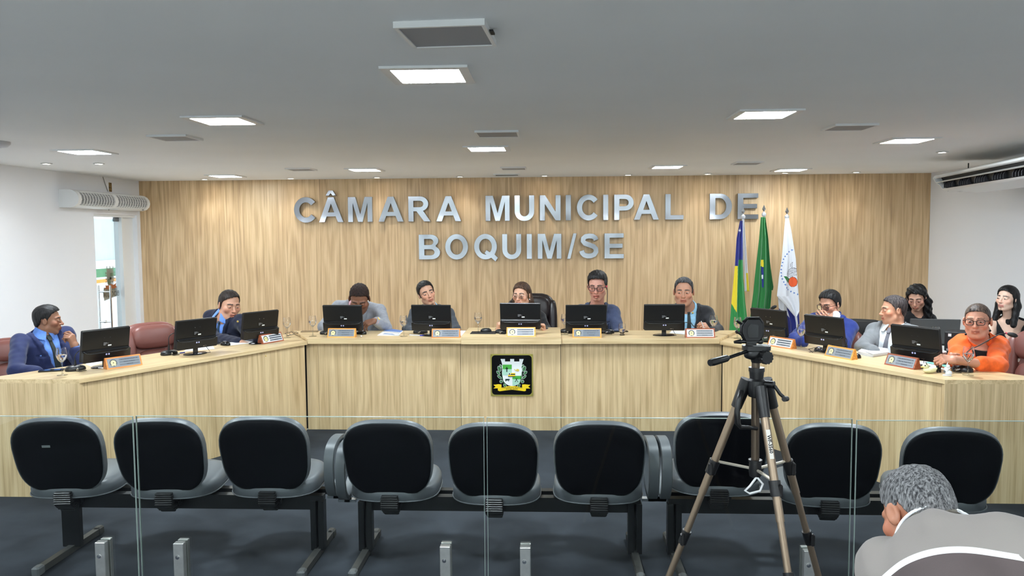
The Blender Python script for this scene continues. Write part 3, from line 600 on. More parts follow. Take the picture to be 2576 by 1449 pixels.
def armrest(par, x, yo, lift=0):
    c = [(x, yo-.02, .36+lift), (x, yo-.07, .42+lift), (x, yo-.085, .52+lift), (x, yo-.06, .60+lift), (x, yo+.02, .632+lift), (x, yo+.14, .63+lift), (x, yo+.22, .60+lift), (x, yo+.24, .53+lift), (x, yo+.19, .44+lift), (x, yo+.10, .375+lift), (x, yo+.03, .355+lift)]
    mb = MB(); n = len(c)
    P = [Vector(p) for p in c]
    sm = []
    for i in range(n):     # smooth the loop
        p0, p1, p2, p3 = P[i-1], P[i], P[(i+1) % n], P[(i+2) % n]
        for t in (0, .33, .66): sm.append(.5*((2*p1)+(p2-p0)*t+(2*p0-5*p1+4*p2-p3)*t*t+(3*p1-p0-3*p2+p3)*t**3))
    cen = sum(sm, Vector())/len(sm); vs = []; fs = []
    for p in sm:
        d = (p-cen).normalized()
        for (ax, r) in ((-.028, .0), (-.024, .013), (.024, .013), (.028, .0), (.024, -.011), (-.024, -.011)): vs.append(p+Vector((ax, 0, 0))+d*r)
    m = len(sm)
    for i in range(m):
        for k in range(6): fs.append((i*6+k, i*6+(k+1) % 6, ((i+1) % m)*6+(k+1) % 6, ((i+1) % m)*6+k))
    mb.add(vs, fs); mb.build('armrest', M['vinyl'], par, 60)
    MB().box((x, yo+.06, .335+lift), (.03, .04, .05)).box((x*1.0, yo+.06, .318+lift), (.10, .04, .014)).build('armrest_bracket', M['steel'], par)
def bench(label, seats, legs, arms, y0=4.14, ends=()):
    xc = sum(q[0] for q in seats)/len(seats); t = thing('tandem_bench', label, 'bench', (xc, y0, 0), 0, 'three-seat benches behind the glass')
    for (x, lift, turn, st_, tab) in seats: bench_seat(t, x-xc, 0, lift, turn, st_, tab)
    x0, x1 = min(legs[0][0], seats[0][0])-xc-.03, max(legs[-1][0], seats[-1][0])-xc+.03
    MB().box(((x0+x1)/2, .045, .318), (x1-x0, .05, .028)).build('beam', M['steel_black'], t); MB().box(((x0+x1)/2, .155, .318), (x1-x0, .05, .028)).build('beam', M['steel_black'], t)
    MB().box(((x0+x1)/2, .045, .277), (x1-x0, .02, .055)).build('beam_flange', M['steel_black'], t)
    for q in seats: MB().box((q[0]-xc, .10, .338+q[1]/2), (.16, .20, .014+q[1])).build('seat_plate', M['steel_black'], t)
    for (x, wd) in legs:
        lg = MB()
        if wd > .08: lg.box((x-xc, .03, .17), (wd, .03, .27))
        else: lg.box((x-xc-.022, .03, .17), (.030, .05, .27)).box((x-xc+.022, .03, .17), (.030, .05, .27)).box((x-xc, .045, .17), (.02, .02, .27))
        lg.build('leg', M['steel_black'], t)
        f = MB().box((x-xc, .0, .027), (.036, .53, .034)).build('foot', M['steel_grey'], t)
        for yy in (-.275, .275): MB().box((x-xc, yy, .026), (.042, .06, .050), bev=.008).build('end_cap', M['gray_plastic'] if yy < 0 else M['steel_grey'], f)
    for (x, l) in arms: armrest(t, x-xc, 0, l)
    return t
bench('black three-seat bench at left, its left end seat with a grey sticker', [(-2.611, 0, .10, True, True), (-2.055, 0, .06, False, True), (-1.495, .012, .03, False, True)], [(-2.64, .10), (-1.262, .075)], [(-1.165, 0)])
bench('black three-seat bench in the middle with an armrest at each end', [(-.842, -.004, .0, False, False), (-.293, -.016, -.01, False, False), (.252, -.006, -.02, False, False)], [(-1.0, .075), (.447, .075)], [(-1.105, -.02), (.535, 0)])
bench('black three-seat bench at right behind the tripod', [(.868, .042, -.04, False, False), (1.432, -.012, -.09, False, False), (2.02, -.03, -.12, False, False)], [(.655, .075), (2.11, .075)], [(.60, 0)])
# ================================================================ glass barrier
for x0, x1, zt, lb in ((-3.55, -1.962, .897, 'clear glass barrier panel at far left before the first bench'), (-1.947, -.306, .900, 'clear glass barrier panel left of the centre gap'), (-.293, 1.359, .900, 'clear glass barrier panel behind the tripod'), (1.378, 3.2, .893, 'clear glass barrier panel at right beside the bending man')):
    t = thing('glass_panel', lb, 'glass panel', ((x0+x1)/2, 3.6, 0), 0, 'glass barrier panels'); hw = (x1-x0)/2
    MB().box((0, 0, zt/2+.02), (2*hw-.004, .010, zt-.04)).build('pane', M['pane'], t)
    e_ = MB().box((0, 0, zt-.001), (2*hw, .0102, .0022)).box((-hw+.001, 0, zt/2+.02), (.002, .0102, zt-.042)).box((hw-.001, 0, zt/2+.02), (.002, .0102, zt-.042)); e_.build('polished_edge', M['edge'], t)
for x, lb in ((-2.127, 'stainless glass clamp post, leftmost in view'), (-1.749, 'stainless glass clamp post, second from the left'), (-.489, 'stainless glass clamp post left of the centre gap'), (-.118, 'stainless glass clamp post right of the centre gap'), (1.169, 'stainless glass clamp post beside the tripod leg'), (1.56, 'stainless glass clamp post hidden by the bending man')):
    t = thing('clamp_post', lb, 'post', (x, 3.6, 0), 0, 'steel posts holding the glass')
    MB().box((0, -.024, .15), (.048, .034, .302), bev=.002).build('front_half', M['post'], t); MB().box((0, .019, .15), (.048, .024, .302), bev=.002).build('rear_half', M['post'], t)
    MB().lathe([(.0001, .004), (.005, .004), (.0055, .002), (.0055, .0)], 12, T=Matrix.Translation((-.004, -.0415, .235)) @ Matrix.Rotation(PI/2, 4, 'X')).lathe([(.006, .0), (.0095, .0), (.0095, .002), (.006, .002)], 14, T=Matrix.Translation((-.004, -.0415, .235)) @ Matrix.Rotation(PI/2, 4, 'X')).build('screw', M['chrome'], t, 40)
    MB().box((0, -.004, .004), (.09, .10, .008)).build('base_plate', M['post'], t)
# ================================================================ tripod
TY_ = 2.45
tp = thing('tripod', 'bronze camera tripod with black pan head before the glass', 'tripod', (.633, TY_, 0))
def tpx(px, py, Y=TY_): v = at(px, py, Y); return Vector((v.x-.633, v.y-TY_, v.z))
MB().cone((0, 0, 1.02), (-.003, 0, 1.352), .0125, .0125, 16).build('center_column', M['bronze_dark'], tp, 40)
MB().cone((0, 0, 1.292), (0, 0, 1.326), .020, .023, 18).cone((0, 0, 1.318), (0, 0, 1.33), .024, .024, 18).build('column_collar', M['black'], tp, 40)
hb = MB().lathe([(.012, 1.236), (.024, 1.24), (.029, 1.262), (.027, 1.29), (.018, 1.298)], 18); 
for a in (-100, 20, 140):
    d = Vector((math.cos(math.radians(a-25)), math.sin(math.radians(a-25)), 0))
hb.build('hub', M['black'], tp, 40)
LEGS = []
for (top, k1, k2, foot) in ((Vector((-.032, .012, 1.272)), None, None, Vector((-.455, .18, .0))), (Vector((.036, .012, 1.272)), None, None, Vector((.43, .20, .0))), (Vector((.008, -.026, 1.255)), None, None, Vector((.10, -.50, .0)))):
    d = foot-top; P_ = lambda t: top+d*t
    lg = MB(); front = foot.y < 0; mm = M['bronze'] if front else M['bronze_dark']
    T1, T2 = (.19, .43) if not front else (.175, .40)
    TT = (.20, .40) if not front else (.20, .40)
    bar = lambda a, b, r, m_=8: lg.cone(P_(a), P_(b), r, r, m_)
    bar(.0, .28, .0125, 10); 
    root = lg.build('leg', M['bronze'], tp, 40)
    MB().cone(P_(.26), P_(.52), .0105, .0105, 10).build('leg_section', M['bronze'], root, 40); MB().cone(P_(.50), P_(.97), .0085, .0085, 10).build('leg_section', M['bronze'], root, 40)
    MB().cone(P_(-.015), P_(.055), .020, .0165, 10).build('leg_socket', M['black'], root, 40)
    for t in (.205, .395):
        q = P_(t); MB().cone(P_(t-.012), P_(t+.022), .0175 if t < .3 else .015, .0165 if t < .3 else .014, 10).box(tuple(q+Vector((.012 if foot.x > 0 else -.012, -.012, -.01))), (.012, .016, .040), bev=.003).build('leg_lock', M['black'], root, 40)
    MB().cone(P_(.965), P_(1.0), .012, .013, 10).build('rubber_foot', M['black_matte'], root, 40)
    q = P_(.195); c = Vector((0, 0, 1.012)); n_ = (q-c).normalized()
    MB().tube([c+n_*.018, q], .0048, 6).build('brace', mat('brace_steel', (206, 198, 180), .35, metal=.6), tp, 40)
MB().lathe([(.008, .985), (.017, .99), (.019, 1.005), (.0185, 1.035), (.021, 1.036), (.021, 1.042), (.012, 1.043)], 18).build('brace_collar', M['black'], tp, 40)
MB().tube([(.0, -.015, .99), (-.02, -.02, .965), (-.035, -.02, .95), (-.02, -.018, .94), (.012, -.016, .948), (.02, -.016, .97), (.004, -.015, .988)], .0035, 6, True).build('hook_strap', M['white'], tp, 180)
MB().tube([(-.05, -.02, 1.262), (-.060, -.03, 1.235), (-.066, -.036, 1.20), (-.064, -.036, 1.165), (-.055, -.036, 1.152), (-.03, -.03, 1.15), (.0, -.015, 1.143)], [.007, .009, .009, .009, .007, .006, .006], 8).build('carry_handle', M['black'], tp, 180)
MB().cone((.02, -.01, 1.281), (.045, -.03, 1.281), .010, .012, 12).tube([(.047, -.03, 1.278), (.062, -.036, 1.255), (.075, -.038, 1.243)], .0055, 7).cone((.070, -.05, 1.242), (.083, -.034, 1.240), .008, .008, 10).build('crank', M['black'], tp, 60)
LTX = Matrix.Translation((.0085+.012, -.052-.006, 1.165)) @ Matrix.Rotation(math.atan2(.475, 1.255)*-1*0, 4, 'X') @ Matrix.Rotation(-.36, 4, 'X')
dl = (Vector((.10, -.50, .0))-Vector((.008, -.026, 1.255))).normalized(); sx_ = Vector((1, 0, 0)); sx_ = (sx_-dl*dl.dot(sx_)).normalized(); ny_ = sx_.cross(dl)
pl0 = Vector((.008, -.026, 1.255))+(Vector((.10, -.50, 0))-Vector((.008, -.026, 1.255)))*.115
BM = Matrix(((dl.x, sx_.x, -ny_.x, pl0.x), (dl.y, sx_.y, -ny_.y, pl0.y), (dl.z, sx_.z, -ny_.z, pl0.z), (0, 0, 0, 1)))
nrm = Vector((BM[0][2], BM[1][2], BM[2][2])); nrm = nrm if nrm.y < 0 else -nrm
BM = Matrix.Translation(nrm*.0122) @ BM
MB().box((0, 0, 0), (.086, .012, .001), BM).build('brand_plate', mat('plate_silver', (222, 216, 206), .3), tp)
MB().mesh(text_mesh('WF-3560', .014, 0, .0005), Matrix.Translation(nrm*.0008) @ BM).build('lettering', M['black_matte'], tp)
# pan head
hd = MB().cone((0, 0, 1.345), (0, 0, 1.362), .016, .021, 14).ellip((-.006, 0, 1.372), (.034, .022, .018), 14, 8, .7, .8); hd.build('pan_head', M['black'], tp, 60)
kn = MB(); kp = rot2([(r*math.cos(a), r*math.sin(a)) for i in range(24) for a, r in ((2*PI*i/24, .021 if i % 2 else .018),)], 0)
kn.prism(kp, 0, .02, Matrix.Translation((.022, -.042, 1.366)) @ Matrix.Rotation(.35, 4, 'Z')); kn.build('tilt_knob', M['black'], tp, 30)
MB().slab([(x-.002, y) for x, y in rrect(.084, .052, .02, 5)], 1.384, 1.398).build('plate', M['black'], tp, 40); MB().slab([(x+.008, y) for x, y in rrect(.056, .042, .018, 5)], 1.398, 1.3995).build('plate_pad', mat('cork_grey', (150, 150, 148), .6), tp)
a_, b_, c_ = tpx(1878, 884, TY_-.02), tpx(1832, 900, TY_-.07), tpx(1786, 913, TY_-.12)
MB().cone(a_, b_, .0052, .0052, 10).build('pan_bar', M['black_gloss'], tp, 40); MB().tube([b_, b_+(c_-b_)*.1, b_+(c_-b_)*.85, c_], [.007, .0105, .0115, .010], 12).build('pan_handle', M['black'], tp, 40)
# action camera cage standing on the head
cg = thing('action_camera', 'small black action camera in a cage on the tripod head', 'camera', (.615, TY_, 1.400))
MB().cone((-.034, 0, .010), (.030, 0, .010), .006, .006, 12).cone((-.052, 0, .008), (-.030, 0, .010), .004, .008, 10).ellip((.028, 0, .010), (.010, .009, .009), 10, 7).box((0, 0, .006), (.03, .014, .012)).build('hinge_clamp', M['black_gloss'], cg, 50)
MB().slab(rrect(.03, .03, .01, 4), -.001, .003).build('foot_plate', M['black'], cg)
oc = [(-.017, .014), (.022, .014), (.031, .03), (.031, .066), (.022, .078), (-.012, .078), (-.028, .058), (-.028, .036)]
MB().prism(oc, -.012, .016).build('housing', M['black_matte'], cg); MB().prism([(-.010, .024), (.018, .024), (.018, .062), (-.006, .066), (-.014, .054), (-.014, .034)], -.014, -.012).build('screen', M['black_gloss'], cg)
fr2 = MB().tube([(x*1.06, 0, .046+(z-.046)*1.08) for x, z in oc], .006, 6, True); fr2.build('cage_frame', M['black'], cg, 60)
MB().tube([(-.026, 0, .062), (-.040, -.004, .070), (-.046, -.006, .076)], .0042, 6).tube([(-.028, 0, .030), (-.04, -.004, .038), (-.048, -.004, .044)], .004, 6).tube([(.022, 0, .080), (-.01, -.01, .083), (-.03, -.01, .072)], .003, 6).build('latch', M['black'], cg, 60)
# ================================================================ things on the desks
SILV, IVORY, LBLK = mat('label_grey', (150, 152, 155), .5), mat('label_white', (235, 235, 232), .5), mat('label_black', (5, 5, 6), .3)
LILAC = mat('sticker_lilac', (196, 198, 240), .5); GROOVE = mat('monitor_groove', (44, 48, 50), .25)
def monitor_proto(x, y, z, a, label, dots=1, dotm=None, neck=True):
    """15-inch monitor seen from behind; local -Y is its back"""
    t = thing('monitor', label, 'monitor', (x, y, z), a, 'monitors on the council desks')
    Wm, Hm, zb = .362, .232, .052; TT = Matrix.Translation((0, 0, zb)) @ Matrix.Rotation(math.radians(10), 4, 'X')
    MB().box((0, .010, Hm/2), (Wm, .016, Hm), TT, bev=.004).build('bezel', M['black'], t); MB().box((0, .019, Hm/2+.005), (Wm-.026, .002, Hm-.036), TT).build('screen', mat('screen_off', (30, 34, 40), .15), t)
    bk = MB(); zr = .088
    bk.prism([(-Wm/2+.003, zr), (Wm/2-.003, zr), (Wm/2-.003, Hm-.004), (-Wm/2+.003, Hm-.004)], -.006, .004, TT); sh = bk.build('rear_shell', M['black'], t)
    lo = MB(); w2 = Wm/2-.003
    lo.prism([(-w2, .006), (-w2+.01, .002), (w2-.01, .002), (w2, .006), (w2, zr-.012), (-w2, zr-.012)], -.030, .004, TT)
    vs = [(-w2, .004, zr+.004), (w2, .004, zr+.004), (w2-.004, -.030, zr-.020), (-w2+.004, -.030, zr-.020), (-w2, .004, zr-.03), (w2, .004, zr-.03)]
    lo.add(vs, [(0, 1, 2, 3), (0, 3, 4), (1, 5, 2), (3, 2, 5, 4)], TT); lo.build('lower_housing', M['black'], t)
    cv = [(-w2+.006, -.0165, zr-.004), (-w2+.022, -.030, zr-.017), (-w2+.045, -.033, zr-.023), (w2-.045, -.033, zr-.023), (w2-.022, -.030, zr-.017), (w2-.006, -.0165, zr-.004)]
    MB().tube([TT @ Vector(p) for p in cv], .0028, 6).build('ridge', GROOVE, t, 180)
    for sx in (-.018, .026): MB().cone(TT @ Vector((sx+.0, -.006, .168)), TT @ Vector((sx, -.0085, .168)), .0022, .0022, 8).build('mount_screw', M['chrome'], sh)
    MB().box((.006, -.0068, .118), (.062, .001, .032), TT).build('rating_label', LBLK, sh)
    tx = MB()
    for k, (w_, x_) in enumerate(((.026, -.008), (.040, -.001), (.022, -.010), (.014, -.014))): tx.box((x_, -.0076, .130-.0058*k), (w_, .0006, .0022), TT)
    tx.build('label_print', SILV, sh); MB().box((.026, -.0078, .108), (.026, .0008, .0095), TT).build('asset_tag', IVORY, sh)
    for sx in (-.009, .010): MB().cone(TT @ Vector((sx, -.030, .050)), TT @ Vector((sx, -.0312, .050)), .0062, .0062, 14).build('round_sticker', dotm or LILAC, t)
    pt = MB()
    for k in range(5): pt.box((.052+.006*k, -.0305, .016), (.003, .001, .003), TT)
    pt.build('port', M['chrome'], t)
    MB().box((0, -.004, .040), (.040, .016, .078), bev=.004).build('neck', M['black_gloss'], t); MB().lathe([(.0001, .0), (.098, .0), (.098, .004), (.090, .008), (.0001, .009)], 28, T=Matrix.Diagonal((1, .72, 1, 1)) @ Matrix.Translation((0, 0, 0))).build('base', M['black_gloss'], t, 50)
    MB().tube([TT @ Vector((.07, -.03, .016)), Vector((.085, -.05, .03)), Vector((.10, -.055, .006)), Vector((.06, -.02, .004)), Vector((.03, .05, .004))], .0022, 6).build('cable', M['black_matte'], t, 180)
    return t
MONS = [(-3.217, 5.552, ZW, 61.3, 'black monitor at the end of the left wing beside the man in navy'), (-2.826, 6.16, ZW, 58, 'black monitor in the middle of the left wing before the empty maroon chair'), (-2.534, 6.775, ZW, 56, 'black monitor on the left wing right of the smiling man in the dark suit'),
 (-1.872, 7.095, ZD, -2, 'black monitor in front of the man in the light grey blazer'), (-1.066, 7.095, ZD, -4, 'black monitor in front of the man with the tilted head'), (-.262, 7.03, ZP, -4, 'black monitor on the podium between the hands of the woman'),
 (.318, 7.06, ZD, 3, 'black monitor in front of the man with red tie and headset microphone'), (1.013, 7.10, ZD, 1, 'black monitor with a free oval stand before the man in the black suit'),
 (1.882, 6.855, ZW, -53, 'black monitor nearest the flags on the right wing'), (2.16, 6.30, ZW, -58, 'black monitor in the middle of the right wing before the man in bright blue'), (2.55, 5.612, ZW, -57.6, 'black monitor on the right wing beside the woman in orange')]
m0 = monitor_proto(*MONS[0][:3], math.radians(MONS[0][3]), MONS[0][4])
for x, y, z, a, l in MONS[1:]: dup(m0, (x, y, z), math.radians(a), l)
# ---- name plates
NW = [wood('plate_wood_a', 'X', (170, 92, 40), (204, 126, 62), (226, 156, 84), 3), wood('plate_wood_b', 'X', (190, 118, 40), (222, 152, 66), (238, 178, 90), 3), wood('plate_wood_c', 'X', (120, 56, 34), (156, 82, 54), (180, 104, 70), 3)]
NPL = [mat('plate_grey', (134, 140, 146), .35, metal=.35), mat('plate_light', (226, 232, 236), .4)]
BAND, TXT = mat('plate_band', (104, 112, 122), .4), mat('plate_ink', (40, 44, 50), .5); RING = mat('emblem_ring', (84, 88, 92), .5); EMB = mat('emblem_gold', (246, 232, 160), .4)
def plate(A, B, z, wi, pi, l2, l3, label):
    A, B = Vector((*A, 0)), Vector((*B, 0)); c = (A+B)/2; d = B-A; wd = .252
    t = thing('name_plate', label, 'name plate', (c.x, c.y, z), math.atan2(d.y, d.x), 'name plates along the desks')
    TL = math.radians(-24); h = .084
    MB().add([(-wd/2, 0, 0), (wd/2, 0, 0), (wd/2, .066, 0), (-wd/2, .066, 0), (-wd/2, .034, .078), (wd/2, .034, .078), (-wd/2, .046, .078), (wd/2, .046, .078)], [(3, 2, 1, 0), (0, 1, 5, 4), (4, 5, 7, 6), (6, 7, 2, 3), (0, 4, 6, 3), (1, 2, 7, 5)]).build('block', NW[wi], t)
    F = Matrix(((1, 0, 0, 0), (0, .034/.085, -.078/.085, 0), (0, .078/.085, .034/.085, 0), (0, 0, 0, 1)))   # plate face: x right, y up the slope
    P_ = lambda x, y, w_, h_, l: [F @ Vector((x+i*w_/2, y+j*h_/2, l)) for i, j in ((-1, -1), (1, -1), (1, 1), (-1, 1))]
    pm = MB(); a = P_(0, .0425, wd-.022, .066, .0016); b = P_(0, .0425, wd-.022, .066, -.002); pm.add(a+b, [(0, 1, 2, 3), (4, 7, 6, 5), (0, 4, 5, 1), (1, 5, 6, 2), (2, 6, 7, 3), (3, 7, 4, 0)])
    pl = pm.build('metal_plate', NPL[pi], t); cx = -wd/2+.050
    disc = lambda r0, l, n=22: [F @ Vector((cx+r0*math.cos(2*PI*i/n), .043+r0*math.sin(2*PI*i/n), l)) for i in range(n)]
    em = MB(); em.mat(0).add(disc(.027, .0021), [tuple(range(22))]); em.mat(1).add(disc(.0185, .0026), [tuple(range(22))])
    rib = [(-.020, -.017), (-.010, -.010), (.010, -.010), (.020, -.017), (.013, -.018), (.010, -.024), (0, -.018), (-.010, -.024), (-.013, -.018)]
    em.add([F @ Vector((cx+x, .043+y, .0027)) for x, y in rib], [tuple(range(len(rib)))]); em.mat(2).add(disc(.0045, .0031, 10)[:10], [tuple(range(10))])
    em.build('emblem', [RING, EMB, TXT], pl)
    bx0, bx1 = -wd/2+.092, wd/2-.018; bm = MB()
    for y in (.062, .043, .024): bm.add(P_((bx0+bx1)/2, y, bx1-bx0, .0125, .0019), [(0, 1, 2, 3)])
    bm.build('text_band', BAND, pl)
    tm = MB()
    for y, s_, sz in ((.062, 'Câmara Municipal de Boquim - SE', .0088), (.043, l2, .0105), (.024, l3, .0092)):
        tm.mesh(text_mesh(s_, sz, 0, .00015), F @ Matrix.Translation(((bx0+bx1)/2, y, .0024)))
    tm.build('lettering', TXT, pl)
PL = [((-3.132, 5.432), (-2.981, 5.635), ZW, 0, 0, 'Zacarias da Silveira', 'VEREADOR', 'wooden name plate at the near end of the left wing'), ((-2.488, 6.682), (-2.358, 6.958), ZW, 2, 1, 'Marcos Antônio Menezes Alves', 'VEREADOR', 'dark framed name plate with pale plate on the left wing'),
 ((-1.99, 6.972), (-1.739, 6.97), ZD, 1, 0, 'Robson Sorriso', 'VICE-PRESIDENTE', 'yellowish wooden name plate before the man in the light grey blazer'), ((-1.044, 6.93), (-.795, 6.936), ZD, 0, 0, 'Irapuan Cabral Costa', '1º SECRETÁRIO', 'wooden name plate just left of the podium'),
 ((-.371, 6.862), (-.134, 6.866), ZP, 1, 1, 'Denia Justina', 'PRESIDENTE', 'pale shining name plate on the podium'), ((.206, 6.947), (.442, 6.946), ZD, 1, 0, 'Jean Tavares Luz', '2º SECRETÁRIO', 'wooden name plate before the man with the red tie'),
 ((1.181, 6.929), (1.431, 6.928), ZD, 2, 1, 'Jânio Bárbara Silva Santana', 'VEREADOR', 'reddish name plate before the man in the black suit'), ((1.79, 6.627), (1.927, 6.404), ZW, 0, 1, 'José Gilvan de Souza Pinto', 'VEREADOR', 'name plate on the right wing nearest the tripod head'),
 ((2.074, 6.097), (2.2, 5.855), ZW, 1, 0, 'Profª Marilza Correia de Abreu', 'VEREADORA', 'yellowish name plate in the middle of the right wing'), ((2.357, 5.699), (2.466, 5.456), ZW, 2, 0, 'Maria das Graças Fontes', 'VEREADORA', 'reddish brown name plate beside the rubber duck')]
for p in PL: plate(*p)
# ---- glasses
def goblet(x, y, z, label, fill=.5, k=1.0, proto=None):
    t = thing('wine_glass', label, 'glass', (x, y, z), random.uniform(0, 3), 'stemmed water glasses'); th = .0014
    out = [(.0001, 0), (.034, 0), (.034, .002), (.012, .006), (.0045, .014), (.0038, .05), (.0045, .078), (.010, .090), (.026, .108), (.0345, .128), (.0355, .140), (.033, .160), (.029, .188)]
    inn = [(r-th, zz) for r, zz in out[:7:-1]]+[(.006, .092), (.0001, .0895)]
    MB().lathe([(r*k, zz*k) for r, zz in out[7:]+inn], 24).build('bowl', M['glass'], t, 60); MB().lathe([(r*k, zz*k) for r, zz in out[:8]], 20).build('stem', M['glass_foot'], t, 60)
    top = .1+.05*fill; pr = [(.0001, .0902), (.006, .0926)]+[(r-th*1.4, zz) for r, zz in out[8:] if zz < top]
    ra = np.interp(top, [q[1] for q in out[7:]], [q[0] for q in out[7:]])-th*1.4
    if fill: MB().lathe([(r*k, zz*k) for r, zz in pr+[(ra, top), (.0001, top)]], 24).build('water', M['water'], t, 50)
    return t
G = [(-3.32, 5.211, ZW, 'water glass at the near end of the left wing before the man in navy', .8), (-2.402, 7.12, ZW, 'water glass at the far end of the left wing', .72), (-2.145, 7.054, ZD, 'water glass at the left end of the straight desk beside the phone', .8), (-1.314, 7.049, ZD, 'water glass between flyer and blue pen', .75),
 (-.648, 7.112, ZP, 'water glass on the mouse pad of the podium', .85), (.134, 7.15, ZD, 'water glass half hidden by the monitor right of the podium', .9), (1.435, 7.02, ZD, 'water glass behind the reddish name plate', .85), (1.655, 7.072, ZW, 'water glass with dark clip at the far end of the right wing', .85),
 (2.036, 6.514, ZW, 'water glass between two monitors on the right wing', .95), (2.72, 5.264, ZW, 'water glass at the near end of the right wing before the woman in orange', .85)]
for x, y, z, l, f in G: goblet(x, y, z, l, f)
cl = thing('clip', 'dark spring clip on the stem of the glass by the flags', 'clip', (1.655, 7.072, ZW+.045)); MB().box((0, -.006, 0), (.030, .004, .010), bev=.001).tube([(-.014, -.006, .004), (-.024, -.004, .010)], .002, 6).build('clip_body', M['black'], cl)
tg = thing('tumbler', 'short rounded drinking glass right of the red tie man', 'glass', (.645, 7.119, ZD)); o_ = [(.0001, 0), (.022, 0), (.023, .004), (.017, .010), (.017, .016), (.028, .034), (.033, .058), (.031, .085), (.027, .104)]
MB().lathe(o_+[(r-.0016, zz) for r, zz in o_[:4:-1]]+[(.014, .018), (.0001, .017)], 24).build('bowl', M['glass'], tg, 60); MB().lathe([(.0001, .0178), (.0135, .0185), (.0255, .036), (.0303, .056), (.0001, .056)], 22).build('water', M['water'], tg, 50)
# ---- mice, microphones, phones, papers
def mouse(x, y, z, a, label, m=None, top=None):
    t = thing('computer_mouse', label, 'mouse', (x, y, z), a); mb = MB().ellip((0, 0, .006), (.052, .031, .030), 18, 10, .8, .85)
    mb.v = [(p[0], p[1], max(p[2], .0008) if p[2] < .002 else p[2]) for p in mb.v]; mb.build('shell', m or M['black_gloss'], t, 60)
    if top: MB().ellip((.004, 0, .012), (.044, .022, .0255), 14, 8).build('top_cover', top, t, 60)
    MB().cone((.026, -.003, .031), (.026, .003, .031), .006, .006, 10).build('wheel', M['gray_plastic'], t); MB().tube([(.05, 0, .004), (.09, .01, .003), (.14, .03, .003), (.19, .02, .003)], .0016, 6).build('cable', M['black_matte'], t, 180)
    return t
mouse(-2.778, 6.635, ZW, 2.6, 'grey and black mouse on the left wing before the smiling man', None, mat('mouse_silver', (200, 202, 205), .3)); mouse(-.585, 7.20, ZP, .2, 'black mouse on the mouse pad of the podium', M['black'])
mouse(-1.735, 7.191, ZD, 2.9, 'shiny black mouse right of the yellowish name plate', None, mat('mouse_gloss', (60, 62, 66), .15)); mouse(2.265, 5.99, ZW, 2.2, 'black mouse behind the name plate in the middle of the right wing')
pd = MB().slab([(-.115, -.085), (.115, -.085), (.115, .085), (-.115, .085)], 0, .004).build('mouse_pad', M['black_matte']); pd.location = (-.60, 7.13, ZP); pd.rotation_euler.z = -.02; tag(pd, 'black mouse pad under the glass on the podium', 'mouse pad')
def mic(x, y, z, a, label, neck=None, head=True, plug=True):
    """conference microphone foot; neck = list of points relative to the foot in world axes"""
    t = thing('desk_microphone', label, 'microphone', (x, y, z), a, 'gooseneck microphones on the desks')
    b = MB().ellip((0, 0, .008), (.068, .042, .030), 18, 10, .75, .8); b.v = [(p[0], p[1], max(p[2], 0)) for p in b.v]; b.build('foot', M['black'], t, 60)
    MB().ellip((.02, -.018, .026), (.022, .012, .010), 12, 8).build('button', M['black_gloss'], t, 60)
    if plug: MB().cone((.0, -.036, .016), (-.012, -.062, .012), .0085, .0075, 10).build('plug', M['chrome'], t, 40); MB().tube([(-.012, -.062, .012), (-.022, -.075, .007), (-.01, -.085, .003), (.04, -.08, .003)], .0025, 6).build('cable', M['black_matte'], t, 180)
    if neck:
        R_ = Matrix.Rotation(-a, 3, 'Z'); P = [R_ @ Vector(p) for p in neck]
        MB().cone((0, 0, .030), (0, 0, .075), .0095, .006, 12).build('socket', M['black'], t, 40)
        pts = [Vector((0, 0, .06))]+P; sm = []
        for i in range(len(pts)-1):
            p0, p1, p2, p3 = pts[max(i-1, 0)], pts[i], pts[i+1], pts[min(i+2, len(pts)-1)]
            for k in range(6):
                u = k/6; sm.append(.5*((2*p1)+(p2-p0)*u+(2*p0-5*p1+4*p2-p3)*u*u+(3*p1-p0-3*p2+p3)*u**3))
        sm.append(pts[-1]); MB().tube(sm, .0034, 8).build('gooseneck', M['black'], t, 180)
        if head:
            d = (sm[-1]-sm[-3]).normalized(); q = sm[-1]
            MB().cone(q-d*.022, q-d*.006, .0058, .0058, 12).build('light_ring', mat('mic_red', (206, 60, 84), .4), t)
            hm = MB(); hm.tube([q-d*.008, q+d*.002, q+d*.02, q+d*.04, q+d*.052], [.007, .0125, .0155, .013, .004], 14); hm.build('foam_head', M['black_matte'], t, 60)
    return t
def wp(px, py, Y, b): v = at(px, py, Y); return (v.x-b[0], v.y-b[1], v.z-b[2])
b = (-3.345, 5.402, ZW); mic(*b, .95, 'gooseneck microphone at the near end of the left wing', [(.0, .0, .10), (.02, .02, .135), (.06, .07, .15), (.12, .16, .15)], False)
b = (-3.02, 6.12, ZW); mic(*b, 1.0, 'gooseneck microphone left of the middle monitor on the left wing', [(.0, .0, .10), (.0, .01, .14), (.02, .03, .165), (.05, .08, .17)], False)
mic(-2.06, 7.22, ZD, .2, 'microphone foot peeping left of the yellowish name plate'); mic(-1.20, 7.273, ZD, .1, 'microphone foot left of the stand before the man with the tilted head'); mic(-.43, 7.115, ZP, -.1, 'microphone foot left of the podium name plate')
b = (.16, 7.31, ZD); mic(*b, .2, 'microphone foot behind the glass right of the podium')
b = (.52, 7.255, ZD); mic(*b, 0, 'gooseneck microphone standing up beside the red tie man', [wp(1524, 800, 7.27, b), wp(1527, 770, 7.29, b), wp(1528, 735, 7.30, b), wp(1526, 722, 7.30, b), wp(1525, 716, 7.30, b)])
